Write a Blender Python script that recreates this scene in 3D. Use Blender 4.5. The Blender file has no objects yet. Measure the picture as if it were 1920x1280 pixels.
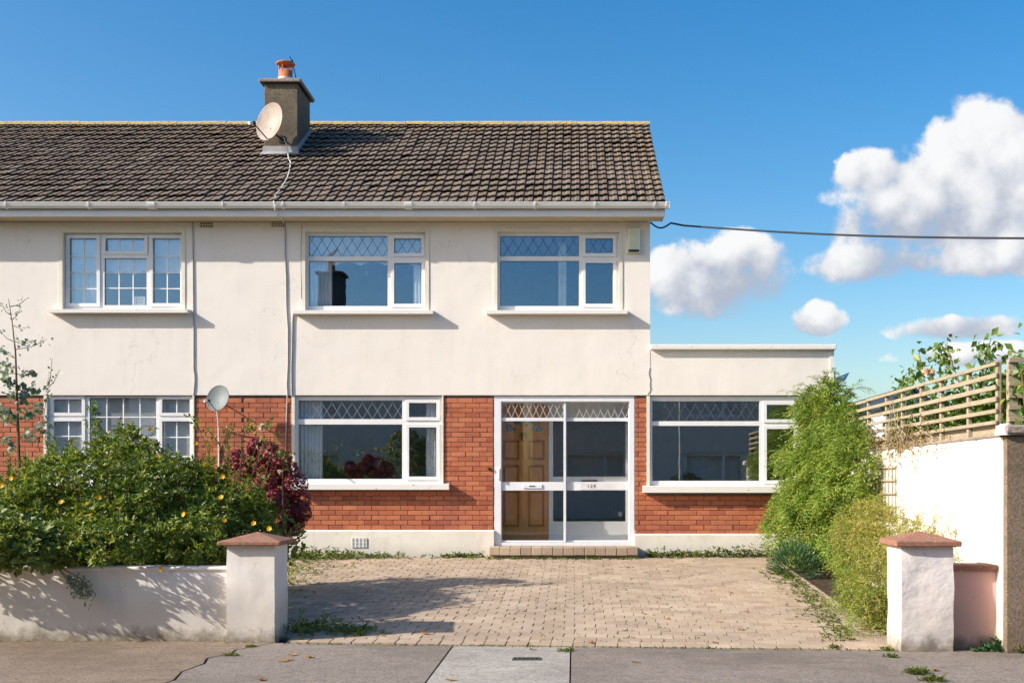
import bpy, math, random
import numpy as np
from mathutils import Vector, Matrix, Euler

SC = bpy.context.scene
COL = SC.collection
R = math.radians
random.seed(11)
rng = np.random.default_rng(5)

# ------------------------------------------------------------------ camera, sky, sun, exposure
F, S0, CX, CY = 2150.0, 122.4, 1076.0, 908.0      # photo survey: focal length in px, px per metre on the facade, vanishing point
D = F / S0                                        # camera to facade
ZC = 1.036
cam_d = bpy.data.cameras.new('camera'); cam = bpy.data.objects.new('camera', cam_d); COL.objects.link(cam)
cam.location = (0, -D, ZC); cam.rotation_euler = (R(90), 0, 0)
cam_d.sensor_width = 36; cam_d.sensor_fit = 'HORIZONTAL'; cam_d.lens = 36 * F / 1920
cam_d.shift_x = (960 - CX) / 1920; cam_d.shift_y = (CY - 640) / 1920
cam_d.clip_end = 9000; cam_d.clip_start = 0.05
SC.camera = cam

SUN_EL, SUN_AZ = R(28.8), R(70.4)                 # azimuth measured from the facade normal towards the left
sun_vec = Vector((-math.sin(SUN_AZ) * math.cos(SUN_EL), -math.cos(SUN_AZ) * math.cos(SUN_EL), math.sin(SUN_EL)))
sl = bpy.data.lights.new('sun', 'SUN'); sl.energy = 5.0; sl.angle = R(0.55); sl.color = (1.0, 0.93, 0.82)
sun = bpy.data.objects.new('sun', sl); COL.objects.link(sun)
sun.rotation_euler = sun_vec.to_track_quat('Z', 'Y').to_euler()
SKY_STRENGTH = 0.106
EXPOSURE = 0.54
vs = SC.view_settings
vs.view_transform = 'Standard'; vs.look = 'None'; vs.gamma = 1; vs.exposure = EXPOSURE; vs.use_curve_mapping = False
SC.cycles.max_bounces = 6; SC.cycles.diffuse_bounces = 3; SC.cycles.glossy_bounces = 3; SC.cycles.transmission_bounces = 3; SC.cycles.transparent_max_bounces = 10
SC.cycles.caustics_reflective = False; SC.cycles.caustics_refractive = False

def build_world():
    w = bpy.data.worlds.new('World'); SC.world = w; w.use_nodes = True
    w.cycles.sampling_method = 'MANUAL'; w.cycles.sample_map_resolution = 256
    nt = w.node_tree; N = nt.nodes; L = nt.links
    for n in list(N): N.remove(n)
    def nd(t, **k):
        n = N.new(t)
        for a, b in k.items(): setattr(n, a, b)
        return n
    def m(op, a, b=None, c=None, clamp=False):
        n = nd('ShaderNodeMath', operation=op, use_clamp=clamp)
        for i, v in enumerate((a, b, c)):
            if v is None: continue
            if isinstance(v, (int, float)): n.inputs[i].default_value = v
            else: L.new(v, n.inputs[i])
        return n.outputs[0]
    out = nd('ShaderNodeOutputWorld'); bg = nd('ShaderNodeBackground')
    sky = nd('ShaderNodeTexSky', sky_type='NISHITA')
    sky.sun_disc = False; sky.sun_elevation = SUN_EL
    sky.sun_rotation = math.atan2(sun_vec.x, sun_vec.y)
    sky.air_density = 1.0; sky.dust_density = 1.9; sky.ozone_density = 1.0; sky.altitude = 0
    grade = nd('ShaderNodeHueSaturation'); grade.inputs['Saturation'].default_value = 1.56; grade.inputs['Value'].default_value = 1.28; L.new(sky.outputs[0], grade.inputs['Color'])
    tc = nd('ShaderNodeTexCoord'); sx = nd('ShaderNodeSeparateXYZ'); L.new(tc.outputs['Generated'], sx.inputs[0])
    X, Y, Z = sx.outputs
    az = m('ARCTAN2', X, Y)
    hl = m('SQRT', m('ADD', m('MULTIPLY', X, X), m('MULTIPLY', Y, Y)))
    el = m('DIVIDE', Z, hl)                                  # tangent of the elevation
    noise = nd('ShaderNodeTexNoise'); noise.inputs['Scale'].default_value = 16; noise.inputs['Detail'].default_value = 8; noise.inputs['Roughness'].default_value = 0.56
    L.new(tc.outputs['Generated'], noise.inputs['Vector'])
    n1 = m('SUBTRACT', noise.outputs[0], 0.5)
    noiseb = nd('ShaderNodeTexNoise'); noiseb.inputs['Scale'].default_value = 6; noiseb.inputs['Detail'].default_value = 3
    L.new(tc.outputs['Generated'], noiseb.inputs['Vector'])
    n2 = m('SUBTRACT', noiseb.outputs[0], 0.5)
    voro = nd('ShaderNodeTexVoronoi', feature='SMOOTH_F1'); voro.inputs['Scale'].default_value = 34; voro.inputs['Smoothness'].default_value = 0.6
    warp = nd('ShaderNodeVectorMath', operation='MULTIPLY_ADD')
    L.new(noise.outputs[1], warp.inputs[0]); warp.inputs[1].default_value = (0.05, 0.05, 0.05); L.new(tc.outputs['Generated'], warp.inputs[2])
    L.new(warp.outputs[0], voro.inputs['Vector'])
    puff = m('SUBTRACT', 0.42, voro.outputs['Distance'])
    noisec = nd('ShaderNodeTexNoise'); noisec.inputs['Scale'].default_value = 48; noisec.inputs['Detail'].default_value = 6; noisec.inputs['Roughness'].default_value = 0.6
    L.new(tc.outputs['Generated'], noisec.inputs['Vector']); n3 = m('SUBTRACT', noisec.outputs[0], 0.5)
    # cumulus clouds: (azimuth, tan elevation of the centre, half width, half height), the ones in view surveyed, more of the same round the rest of the horizon
    P = lambda px, py, w, h: (math.atan((px - CX) / F), (CY - py) / F, w / F, h / F)
    clouds = [P(1845, 330, 112, 100), P(1775, 390, 195, 105), P(1630, 342, 72, 50), P(1895, 420, 225, 130), P(1730, 440, 170, 88),
              P(1335, 535, 145, 84), P(1390, 490, 85, 52), P(1265, 520, 85, 68), P(1660, 510, 140, 52), P(1880, 505, 170, 52),
              P(1530, 607, 48, 36), P(1790, 630, 120, 28), P(1830, 680, 140, 24)]
    rr = random.Random(4)
    a = 0.62
    while a < 5.8:
        e = rr.uniform(0.08, 0.26); wd = rr.uniform(0.05, 0.13)
        aa = a if a < math.pi else a - 2 * math.pi
        if not (-0.62 < aa < 0.5) : clouds.append((aa, e, wd, wd * 0.55))
        a += rr.uniform(0.5, 0.8)
    dens = None; hgt = None
    for (a0, e0, wa, we) in clouds:
        da = m('DIVIDE', m('SUBTRACT', az, a0), wa)
        dv = m('DIVIDE', m('SUBTRACT', el, e0), we)
        # flatter undersides
        dn = m('MULTIPLY', m('MINIMUM', dv, 0.0), 1.25)
        dv2 = m('ADD', m('MAXIMUM', dv, 0.0), dn)
        g = m('SUBTRACT', 1.0, m('ADD', m('MULTIPLY', da, da), m('MULTIPLY', dv2, dv2)))
        g = m('MAXIMUM', g, -1.5)
        dens = g if dens is None else m('SMOOTH_MAX', dens, g, 0.25)
        wgt = m('POWER', m('MAXIMUM', m('ADD', g, 0.5), 0.0), 2.0)
        hv = m('MULTIPLY', wgt, m('SUBTRACT', dv, m('MULTIPLY', da, 0.35)))
        hgt = (hv, wgt) if hgt is None else (m('ADD', hgt[0], hv), m('ADD', hgt[1], wgt))
    hh = m('DIVIDE', hgt[0], m('ADD', hgt[1], 0.02))
    d = m('ADD', m('ADD', dens, m('MULTIPLY', n1, 1.9)), m('ADD', m('MULTIPLY', n2, 0.8), m('ADD', m('MULTIPLY', puff, 0.9), m('MULTIPLY', n3, 1.25))))
    mask = nd('ShaderNodeMapRange', interpolation_type='SMOOTHSTEP'); L.new(d, mask.inputs[0])
    mask.inputs[1].default_value = -0.20
    lit = nd('ShaderNodeMapRange', interpolation_type='SMOOTHSTEP')
    L.new(m('ADD', m('ADD', hh, m('MULTIPLY', n1, 2.0)), m('ADD', m('MULTIPLY', puff, 1.6), m('MULTIPLY', n3, 1.2))), lit.inputs[0])
    lit.inputs[1].default_value = -0.8; lit.inputs[2].default_value = 0.75
    L.new(m('SUBTRACT', 0.72, m('MULTIPLY', lit.outputs[0], 0.42)), mask.inputs[2])      # crisp sunlit tops, ragged thin undersides
    cc = nd('ShaderNodeMix', data_type='RGBA'); L.new(lit.outputs[0], cc.inputs[0])
    cc.inputs[6].default_value = (3.0, 3.25, 3.9, 1); cc.inputs[7].default_value = (6.4, 6.35, 6.3, 1)
    mix = nd('ShaderNodeMix', data_type='RGBA')
    L.new(m('MULTIPLY', mask.outputs[0], 0.96), mix.inputs[0]); L.new(grade.outputs[0], mix.inputs[6]); L.new(cc.outputs[2], mix.inputs[7])
    L.new(mix.outputs[2], bg.inputs[0]); bg.inputs[1].default_value = SKY_STRENGTH
    L.new(bg.outputs[0], out.inputs[0])
build_world()

def fx(px, Y=0.0): return (px - CX) * (D + Y) / F
def fz(py, Y=0.0): return ZC + (CY - py) * (D + Y) / F

# ------------------------------------------------------------------ materials
MAT = {}
class NB:
    def __init__(s, name):
        s.m = bpy.data.materials.new(name); s.m.use_nodes = True
        s.nt = s.m.node_tree; s.N = s.nt.nodes; s.L = s.nt.links
        s.p = s.N['Principled BSDF']; s.out = s.N['Material Output']
    def nd(s, t, **k):
        n = s.N.new(t)
        for a, b in k.items(): setattr(n, a, b)
        return n
    def put(s, sock, v):
        if isinstance(v, (int, float)): sock.default_value = v
        elif isinstance(v, tuple): sock.default_value = v if len(v) == 4 else (*v, 1)
        else: s.L.new(v, sock)
    def pos(s, scale=(1, 1, 1)):
        g = s.nd('ShaderNodeNewGeometry'); mp = s.nd('ShaderNodeMapping'); mp.inputs['Scale'].default_value = scale
        s.L.new(g.outputs['Position'], mp.inputs[0]); return mp.outputs[0]
    def noise(s, scale, detail=4, rough=0.55, vec=None, out=0):
        n = s.nd('ShaderNodeTexNoise'); n.inputs['Scale'].default_value = scale; n.inputs['Detail'].default_value = detail; n.inputs['Roughness'].default_value = rough
        s.L.new(vec if vec is not None else s.pos(), n.inputs['Vector']); return n.outputs[out]
    def math(s, op, a, b=0.0, clamp=False):
        n = s.nd('ShaderNodeMath', operation=op, use_clamp=clamp); s.put(n.inputs[0], a); s.put(n.inputs[1], b); return n.outputs[0]
    def ramp(s, v, stops, interp='LINEAR'):
        n = s.nd('ShaderNodeValToRGB'); n.color_ramp.interpolation = interp
        e = n.color_ramp.elements
        while len(e) < len(stops): e.new(0.5)
        for q, (p, c) in zip(e, stops):
            q.position = p; q.color = (*c, 1) if isinstance(c, tuple) else (c, c, c, 1)
        s.L.new(v, n.inputs[0]); return n.outputs[0]
    def mix(s, f, a, b, blend='MIX'):
        n = s.nd('ShaderNodeMix', data_type='RGBA', blend_type=blend); s.put(n.inputs[0], f); s.put(n.inputs[6], a); s.put(n.inputs[7], b); return n.outputs[2]
    def sep(s):
        g = s.nd('ShaderNodeNewGeometry'); x = s.nd('ShaderNodeSeparateXYZ'); s.L.new(g.outputs['Position'], x.inputs[0]); return x.outputs
    def rand(s):
        g = s.nd('ShaderNodeNewGeometry'); o = s.nd('ShaderNodeObjectInfo')
        return s.math('FRACT', s.math('ADD', g.outputs['Random Per Island'], o.outputs['Random']))
    def bump(s, h, strength=0.3, dist=0.01):
        b = s.nd('ShaderNodeBump'); b.inputs['Strength'].default_value = strength; b.inputs['Distance'].default_value = dist
        s.L.new(h, b.inputs['Height']); s.L.new(b.outputs[0], s.p.inputs['Normal']); return b
    def base(s, c, rough=0.6, spec=0.3, metal=0.0):
        s.put(s.p.inputs['Base Color'], c); s.put(s.p.inputs['Roughness'], rough); s.p.inputs['Specular IOR Level'].default_value = spec; s.p.inputs['Metallic'].default_value = metal
        MAT[s.m.name] = s.m; return s

def plain(name, c, rough=0.5, spec=0.3, metal=0.0, var=0.12, scale=6, bump=0.0):
    b = NB(name)
    n = b.noise(scale, 5)
    col = b.mix(1.0, c, b.ramp(n, [(0.25, 1 - var), (0.75, 1 + var)]), 'MULTIPLY')
    b.base(col, rough, spec, metal)
    if bump: b.bump(b.noise(scale * 12, 4), bump, 0.004)
    return b

def render_wall(name, c, stain=(0.42, 0.36, 0.29), amount=0.5, trowel=0.5, bump=0.30):
    b = NB(name)
    n = b.noise(1.6, 6, 0.6); f = b.noise(90, 3)
    streak = b.noise(3.0, 5, 0.6, b.pos((2.2, 2.2, 0.35)))
    col = b.mix(b.ramp(n, [(0.42, 0.0), (0.75, amount * 0.30)]), c, stain)
    col = b.mix(b.ramp(streak, [(0.52, 0.0), (0.85, amount * 0.34)]), col, stain)
    hair = b.math('ABSOLUTE', b.math('SUBTRACT', b.noise(1.1, 5, 0.62), 0.5))
    col = b.mix(b.math('MULTIPLY', b.ramp(hair, [(0.0, 1.0), (0.0035, 0.0)]), b.ramp(b.noise(0.8, 2), [(0.55, 0.0), (0.62, 0.55)])), col, (0.40, 0.35, 0.30))
    x, y, z = b.sep()
    low = b.math('MULTIPLY', b.ramp(b.math('ADD', b.math('MULTIPLY', z, 0.8), b.math('MULTIPLY', n, 0.5)), [(0.12, 1.0), (0.36, 0.0)]), amount)
    col = b.mix(b.math('MULTIPLY', low, 0.45), col, (0.30, 0.26, 0.20))
    ft = b.nd('ShaderNodeMapRange'); b.L.new(b.math('ADD', z, b.math('MULTIPLY', b.noise(9, 5, 0.7), -0.34)), ft.inputs[0]); ft.inputs[1].default_value = -0.60; ft.inputs[2].default_value = -0.46; ft.inputs[3].default_value = 0.85; ft.inputs[4].default_value = 0.0
    col = b.mix(ft.outputs[0], col, (0.17, 0.14, 0.095))
    speck = b.ramp(b.noise(26, 2), [(0.735, 0.0), (0.76, 0.6)])
    col = b.mix(b.math('MULTIPLY', speck, amount), col, (0.25, 0.22, 0.19))
    b.base(col, 0.85, 0.2)
    # trowelled render: broad dents and fine grit
    dents = b.noise(5, 3, 0.5, b.pos((0.7, 0.7, 1.0)))
    h = b.math('ADD', b.math('MULTIPLY', dents, trowel), b.math('ADD', b.math('MULTIPLY', b.noise(2.2, 2), trowel * 1.6), b.math('MULTIPLY', f, 0.10)))
    b.bump(h, bump, 0.022)
    return b

render_wall('cream_render', (0.83, 0.772, 0.712), amount=0.42)
render_wall('plinth_render', (0.80, 0.76, 0.68), amount=0.9)
render_wall('white_render', (0.80, 0.755, 0.715), amount=0.95, trowel=0.8, bump=0.4)
render_wall('side_wall_render', (0.80, 0.76, 0.69), amount=0.75, trowel=0.5)
render_wall('pillar_render', (0.78, 0.72, 0.70), amount=0.8, trowel=1.2, bump=0.9)
render_wall('pink_render', (0.72, 0.42, 0.36), stain=(0.62, 0.48, 0.42), amount=0.7, trowel=0.9)
plain('trim_cream', (0.76, 0.71, 0.60), 0.6, 0.3, var=0.08)
plain('upvc', (0.80, 0.80, 0.80), 0.28, 0.45, var=0.04)
plain('aluminium_white', (0.78, 0.79, 0.83), 0.3, 0.5, var=0.05)
plain('gutter_white', (0.80, 0.79, 0.76), 0.35, 0.4, var=0.07, scale=2)
plain('soffit', (0.62, 0.52, 0.34), 0.7)
plain('mortar', (0.17, 0.135, 0.13), 0.9, 0.1, var=0.3, scale=30)
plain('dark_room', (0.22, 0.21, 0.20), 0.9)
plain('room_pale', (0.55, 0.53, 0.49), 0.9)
plain('lead', (0.10, 0.11, 0.13), 0.45, 0.5)
plain('lead_mid', (0.24, 0.25, 0.27), 0.45, 0.5)
plain('lead_lit', (0.55, 0.56, 0.57), 0.4, 0.5)  # pale copy of the lead: light on the porch lattice put into the colour
plain('glazing_bar', (0.82, 0.83, 0.85), 0.4)
plain('net', (0.72, 0.75, 0.76), 0.9, 0.1)
plain('curtain', (0.76, 0.80, 0.84), 0.9, 0.1)
plain('blind', (0.78, 0.83, 0.84), 0.85, 0.1)
plain('terracotta', (0.50, 0.17, 0.075), 0.75, 0.2, var=0.25, scale=14)
plain('mortar_white', (0.66, 0.66, 0.66), 0.8)
plain('flashing', (0.36, 0.37, 0.39), 0.5, 0.5, var=0.25)
plain('black_plastic', (0.02, 0.02, 0.022), 0.5)
plain('cable_grey', (0.42, 0.39, 0.37), 0.6)
plain('cable_white', (0.74, 0.71, 0.64), 0.6)
plain('cable_black', (0.02, 0.024, 0.03), 0.6)
plain('alarm_cream', (0.62, 0.65, 0.50), 0.5)
plain('vent_pale', (0.60, 0.56, 0.47), 0.7)
plain('brass', (0.30, 0.20, 0.06), 0.35, 0.5, 0.8)
plain('plaque', (0.74, 0.72, 0.73), 0.5)
plain('ink', (0.03, 0.03, 0.035), 0.6)
plain('stem_brown', (0.14, 0.09, 0.05), 0.8, var=0.3, scale=30)
plain('stem_pale', (0.34, 0.29, 0.21), 0.8, var=0.3, scale=30)
plain('soil', (0.07, 0.052, 0.038), 0.95, 0.1, var=0.5, scale=14, bump=0.8)
plain('iron', (0.06, 0.065, 0.075), 0.6, 0.4)
plain('tarmac', (0.06, 0.06, 0.06), 0.9, var=0.2, scale=40, bump=0.5)
plain('slate', (0.035, 0.04, 0.05), 0.6)
plain('far_wall', (0.55, 0.56, 0.60), 0.8)
plain('far_render', (0.64, 0.60, 0.56), 0.85)
plain('bone', (0.55, 0.55, 0.55), 0.5)
plain('tyre', (0.02, 0.02, 0.02), 0.8)
plain('car_blue', (0.03, 0.04, 0.07), 0.25, 0.6, 0.3)
plain('gull_white', (0.7, 0.7, 0.7), 0.8)

def m_brick():
    b = NB('brick')
    r = b.rand()
    col = b.ramp(r, [(0.0, (0.32, 0.088, 0.045)), (0.25, (0.42, 0.128, 0.060)), (0.6, (0.48, 0.155, 0.072)), (0.85, (0.53, 0.185, 0.088)), (1.0, (0.37, 0.108, 0.058))])
    n = b.noise(9, 5, 0.6); f = b.noise(160, 3)
    col = b.mix(b.ramp(n, [(0.5, 0.0), (0.8, 0.45)]), col, (0.24, 0.055, 0.05))
    col = b.mix(b.ramp(b.noise(38, 5, 0.7), [(0.54, 0.0), (0.70, 0.5)]), col, (0.50, 0.27, 0.17))
    col = b.mix(b.ramp(b.noise(1.4, 4), [(0.45, 0.0), (0.7, 0.4)]), col, (0.33, 0.11, 0.08))
    b.base(col, b.ramp(n, [(0.3, 0.55), (0.7, 0.36)]), 0.4)
    b.bump(f, 0.25, 0.003)
m_brick()

def m_tile():
    b = NB('roof_tile')
    r = b.rand(); x, y, z = b.sep()
    col = b.ramp(r, [(0.0, (0.155, 0.121, 0.096)), (0.5, (0.182, 0.143, 0.115)), (1.0, (0.215, 0.172, 0.14))])
    n = b.noise(3.2, 6, 0.65); sp = b.noise(24, 4, 0.7)
    # lichen and moss: thick along the ridge and the right-hand verge, scattered spots elsewhere
    ridge = b.math('MULTIPLY', b.math('SUBTRACT', z, 7.1), 1.1)
    verge = b.math('MULTIPLY', b.math('SUBTRACT', x, 0.85), 1.2)
    m = b.math('MAXIMUM', b.math('MAXIMUM', ridge, verge), 0.0)
    m = b.math('ADD', b.math('MULTIPLY', m, 0.26), b.math('SUBTRACT', b.math('MULTIPLY', b.math('ADD', b.math('MULTIPLY', n, 1.5), b.math('MULTIPLY', sp, 0.5)), 0.9), 0.80))
    col = b.mix(b.ramp(m, [(0.2, 0.0), (0.42, 0.75)]), col, b.ramp(b.noise(11, 3), [(0.35, (0.24, 0.17, 0.07)), (0.55, (0.34, 0.24, 0.10)), (0.7, (0.18, 0.15, 0.07))]))
    col = b.mix(b.ramp(sp, [(0.73, 0.0), (0.76, 0.6)]), col, (0.38, 0.34, 0.27))
    b.base(col, 0.9, 0.2)
    b.bump(b.noise(70, 4), 0.5, 0.006)
    b2 = NB('ridge_tile')
    col = b2.mix(b2.ramp(b2.noise(5, 6, 0.7), [(0.35, 0.0), (0.65, 1.0)]), (0.36, 0.30, 0.20), (0.50, 0.38, 0.15))
    col = b2.mix(b2.ramp(b2.noise(18, 4), [(0.55, 0.0), (0.66, 0.8)]), col, (0.17, 0.15, 0.12))
    b2.base(col, 0.9, 0.2); b2.bump(b2.noise(60, 4), 0.4, 0.006)
m_tile()

def m_paver():
    b = NB('paver')
    r = b.rand()
    col = b.ramp(r, [(0.0, (0.40, 0.300, 0.215)), (0.5, (0.475, 0.365, 0.265)), (1.0, (0.53, 0.42, 0.315))])
    n = b.noise(1.3, 5, 0.6)
    col = b.mix(b.ramp(n, [(0.38, 0.0), (0.72, 0.55)]), col, (0.27, 0.215, 0.17))
    col = b.mix(b.ramp(b.noise(0.5, 3), [(0.5, 0.0), (0.66, 0.35)]), col, (0.33, 0.25, 0.19))
    col = b.mix(b.ramp(b.noise(6.5, 5, 0.7), [(0.60, 0.0), (0.72, 0.45)]), col, (0.16, 0.13, 0.10))
    col = b.mix(b.ramp(b.noise(45, 5, 0.7), [(0.5, 0.0), (0.75, 0.4)]), col, (0.16, 0.12, 0.095))
    b.base(col, 0.88, 0.2); b.bump(b.noise(110, 4), 0.4, 0.004)
m_paver()

def m_concrete(name, c, dark):
    b = NB(name)
    n = b.noise(1.1, 6, 0.6); g = b.noise(42, 5, 0.8); g2 = b.noise(95, 2)
    col = b.mix(b.ramp(n, [(0.35, 0.0), (0.7, 0.6)]), c, dark)
    col = b.mix(b.ramp(g, [(0.40, 0.75), (0.52, 0.0)]), col, tuple(v * 0.42 for v in dark))
    col = b.mix(b.ramp(g2, [(0.58, 0.0), (0.68, 0.6)]), col, tuple(min(1, v * 1.8) for v in c))
    stain = b.ramp(b.noise(0.55, 4, 0.6), [(0.48, 0.0), (0.68, 0.5)])
    col = b.mix(stain, col, tuple(v * 0.6 for v in dark))
    col = b.mix(b.ramp(b.noise(5.5, 6, 0.72), [(0.52, 0.0), (0.68, 0.55)]), col, tuple(v * 0.62 for v in dark))
    col = b.mix(b.ramp(b.noise(2.3, 5, 0.65, b.pos((1, 3, 1))), [(0.55, 0.0), (0.75, 0.4)]), col, tuple(min(1, v * 1.35) for v in c))
    b.base(col, 0.92, 0.15); b.bump(b.math('ADD', g, g2), 0.7, 0.006)
m_concrete('path_concrete', (0.30, 0.255, 0.22), (0.22, 0.185, 0.155))
m_concrete('path_brown', (0.31, 0.24, 0.18), (0.22, 0.165, 0.12))
m_concrete('path_pale', (0.45, 0.415, 0.37), (0.34, 0.305, 0.27))
m_concrete('roughcast', (0.27, 0.205, 0.15), (0.19, 0.14, 0.10))
m_concrete('chimney_render', (0.20, 0.168, 0.125), (0.145, 0.118, 0.088))
m_concrete('coping_concrete', (0.36, 0.30, 0.25), (0.26, 0.21, 0.17))

def m_cap():
    b = NB('cap_red')
    n = b.noise(14, 6, 0.7); n3 = b.noise(55, 3)
    col = b.mix(b.ramp(n, [(0.38, 0.0), (0.62, 0.9)]), (0.36, 0.155, 0.105), (0.21, 0.13, 0.09))
    col = b.mix(b.ramp(n3, [(0.60, 0.0), (0.68, 0.85)]), col, (0.44, 0.38, 0.32))
    b.base(col, 0.9, 0.2); b.bump(b.noise(40, 5), 0.6, 0.008)
m_cap()

def m_wood(name, c, d):
    b = NB(name)
    n = b.noise(9, 6, 0.65, b.pos((0.6, 0.6, 6) if 'fence' in name else (7, 7, 0.5)))
    col = b.ramp(n, [(0.3, d), (0.7, c)])
    b.base(col, 0.8 if 'fence' in name else 0.4, 0.3); b.bump(n, 0.3, 0.004)
m_wood('fence_wood', (0.42, 0.355, 0.255), (0.25, 0.21, 0.15))
m_wood('door_wood', (0.76, 0.38, 0.12), (0.56, 0.24, 0.06))

def m_dish():
    b = NB('dish_rust')
    n = b.noise(5, 6, 0.65)
    col = b.mix(b.ramp(n, [(0.35, 0.0), (0.65, 0.8)]), (0.40, 0.355, 0.325), (0.29, 0.205, 0.16))
    b.base(col, 0.6, 0.3)
    b = NB('dish_grey'); b.base(b.mix(b.ramp(b.noise(3), [(0.3, 0.0), (0.7, 0.4)]), (0.17, 0.205, 0.21), (0.12, 0.15, 0.155)), 0.55, 0.3)
m_dish()

def m_sill():
    b = NB('sill_paint')
    n = b.noise(7, 6, 0.7, b.pos((1.2, 1, 3)))
    col = b.mix(b.ramp(n, [(0.64, 0.0), (0.67, 1.0)]), (0.79, 0.76, 0.72), (0.33, 0.20, 0.14))
    b.base(col, 0.5, 0.3); b.bump(n, 0.3, 0.004)
m_sill()

def m_glass(name, tint, refl, gloss):
    b = NB(name); b.N.remove(b.p)
    tr = b.nd('ShaderNodeBsdfTransparent'); tr.inputs[0].default_value = (*tint, 1)
    gl = b.nd('ShaderNodeBsdfGlossy'); gl.inputs['Roughness'].default_value = 0.004; gl.inputs[0].default_value = (*gloss, 1)
    fr = b.nd('ShaderNodeLayerWeight'); fr.inputs[0].default_value = 0.5
    f = b.math('ADD', b.math('MULTIPLY', b.math('POWER', fr.outputs['Facing'], 4.0), 0.8), refl, clamp=True)
    # rolled glass is never perfectly flat
    bp = b.nd('ShaderNodeBump'); bp.inputs['Strength'].default_value = 0.005; bp.inputs['Distance'].default_value = 0.05
    b.L.new(b.noise(2.6, 2), bp.inputs['Height']); b.L.new(bp.outputs[0], gl.inputs['Normal'])
    mx = b.nd('ShaderNodeMixShader'); b.L.new(f, mx.inputs[0]); b.L.new(tr.outputs[0], mx.inputs[1]); b.L.new(gl.outputs[0], mx.inputs[2])
    b.L.new(mx.outputs[0], b.out.inputs[0]); MAT[name] = b.m
m_glass('glass', (0.985, 0.99, 0.99), 0.165, (0.54, 0.78, 1.0))
m_glass('ground_glass', (0.985, 0.99, 0.99), 0.18, (0.94, 0.97, 1.0))
m_glass('porch_glass', (0.985, 0.99, 0.985), 0.06, (0.94, 0.97, 1.0))
b = NB('stained_glass'); b.base(b.ramp(b.noise(16, 2), [(0.4, (0.16, 0.20, 0.20)), (0.5, (0.42, 0.45, 0.42)), (0.6, (0.10, 0.16, 0.20))], 'CONSTANT'), 0.15, 0.5)

def m_leaf(name, stops, trans=0.3, rough=0.42, spec=0.35):
    b = NB(name)
    col = b.ramp(b.math('ADD', b.math('MULTIPLY', b.rand(), 0.62), b.ramp(b.noise(3.2, 3, 0.6), [(0.3, 0.0), (0.7, 0.38)])), stops)
    b.base(col, rough, spec)
    t = b.nd('ShaderNodeBsdfTranslucent'); b.L.new(b.mix(1.0, col, (1.15, 1.2, 0.55), 'MULTIPLY'), t.inputs[0])
    mx = b.nd('ShaderNodeMixShader'); mx.inputs[0].default_value = trans
    b.L.new(b.p.outputs[0], mx.inputs[1]); b.L.new(t.outputs[0], mx.inputs[2]); b.L.new(mx.outputs[0], b.out.inputs[0])
m_leaf('leaf_hypericum', [(0, (0.03, 0.066, 0.010)), (0.25, (0.085, 0.150, 0.022)), (0.58, (0.18, 0.24, 0.040)), (0.95, (0.48, 0.43, 0.085))], 0.34, 0.42, 0.35)
m_leaf('leaf_broad', [(0, (0.07, 0.115, 0.02)), (0.5, (0.15, 0.205, 0.04)), (1, (0.30, 0.31, 0.08))])
m_leaf('leaf_jasmine', [(0, (0.06, 0.12, 0.016)), (0.3, (0.13, 0.225, 0.034)), (0.65, (0.27, 0.36, 0.055)), (0.97, (0.54, 0.51, 0.115))], 0.40)
m_leaf('leaf_olive', [(0, (0.10, 0.15, 0.035)), (0.35, (0.25, 0.28, 0.06)), (0.62, (0.44, 0.39, 0.11)), (0.95, (0.58, 0.44, 0.17))], 0.42)
m_leaf('leaf_bluegreen', [(0, (0.15, 0.21, 0.18)), (0.5, (0.27, 0.35, 0.31)), (1, (0.26, 0.30, 0.14))], 0.25)
m_leaf('leaf_vine', [(0, (0.06, 0.13, 0.025)), (0.6, (0.14, 0.24, 0.045)), (0.85, (0.34, 0.36, 0.06)), (1, (0.50, 0.40, 0.07))], 0.4)
m_leaf('leaf_weed', [(0, (0.05, 0.09, 0.015)), (0.5, (0.12, 0.17, 0.03)), (1, (0.28, 0.28, 0.06))], 0.35)
m_leaf('leaf_rosemary', [(0, (0.03, 0.085, 0.03)), (0.6, (0.06, 0.14, 0.055)), (1, (0.11, 0.20, 0.07))], 0.2)
m_leaf('leaf_hedge', [(0, (0.02, 0.035, 0.012)), (0.6, (0.05, 0.075, 0.02)), (1, (0.11, 0.12, 0.04))], 0.2)
m_leaf('petal_yellow', [(0, (0.75, 0.38, 0.012)), (1, (0.85, 0.52, 0.02))], 0.35)
m_leaf('petal_claret', [(0, (0.10, 0.012, 0.022)), (0.5, (0.24, 0.028, 0.050)), (0.95, (0.48, 0.12, 0.13))], 0.25)
m_leaf('petal_pink', [(0, (0.60, 0.09, 0.16)), (1, (0.72, 0.22, 0.28))], 0.35)
m_leaf('petal_blush', [(0, (0.70, 0.50, 0.46)), (1, (0.78, 0.66, 0.60))], 0.35)
m_leaf('leaf_dead', [(0, (0.30, 0.13, 0.035)), (1, (0.55, 0.30, 0.06))], 0.25, 0.7)
m_leaf('leaf_dry', [(0, (0.20, 0.14, 0.06)), (1, (0.36, 0.26, 0.11))], 0.25, 0.8)

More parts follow.
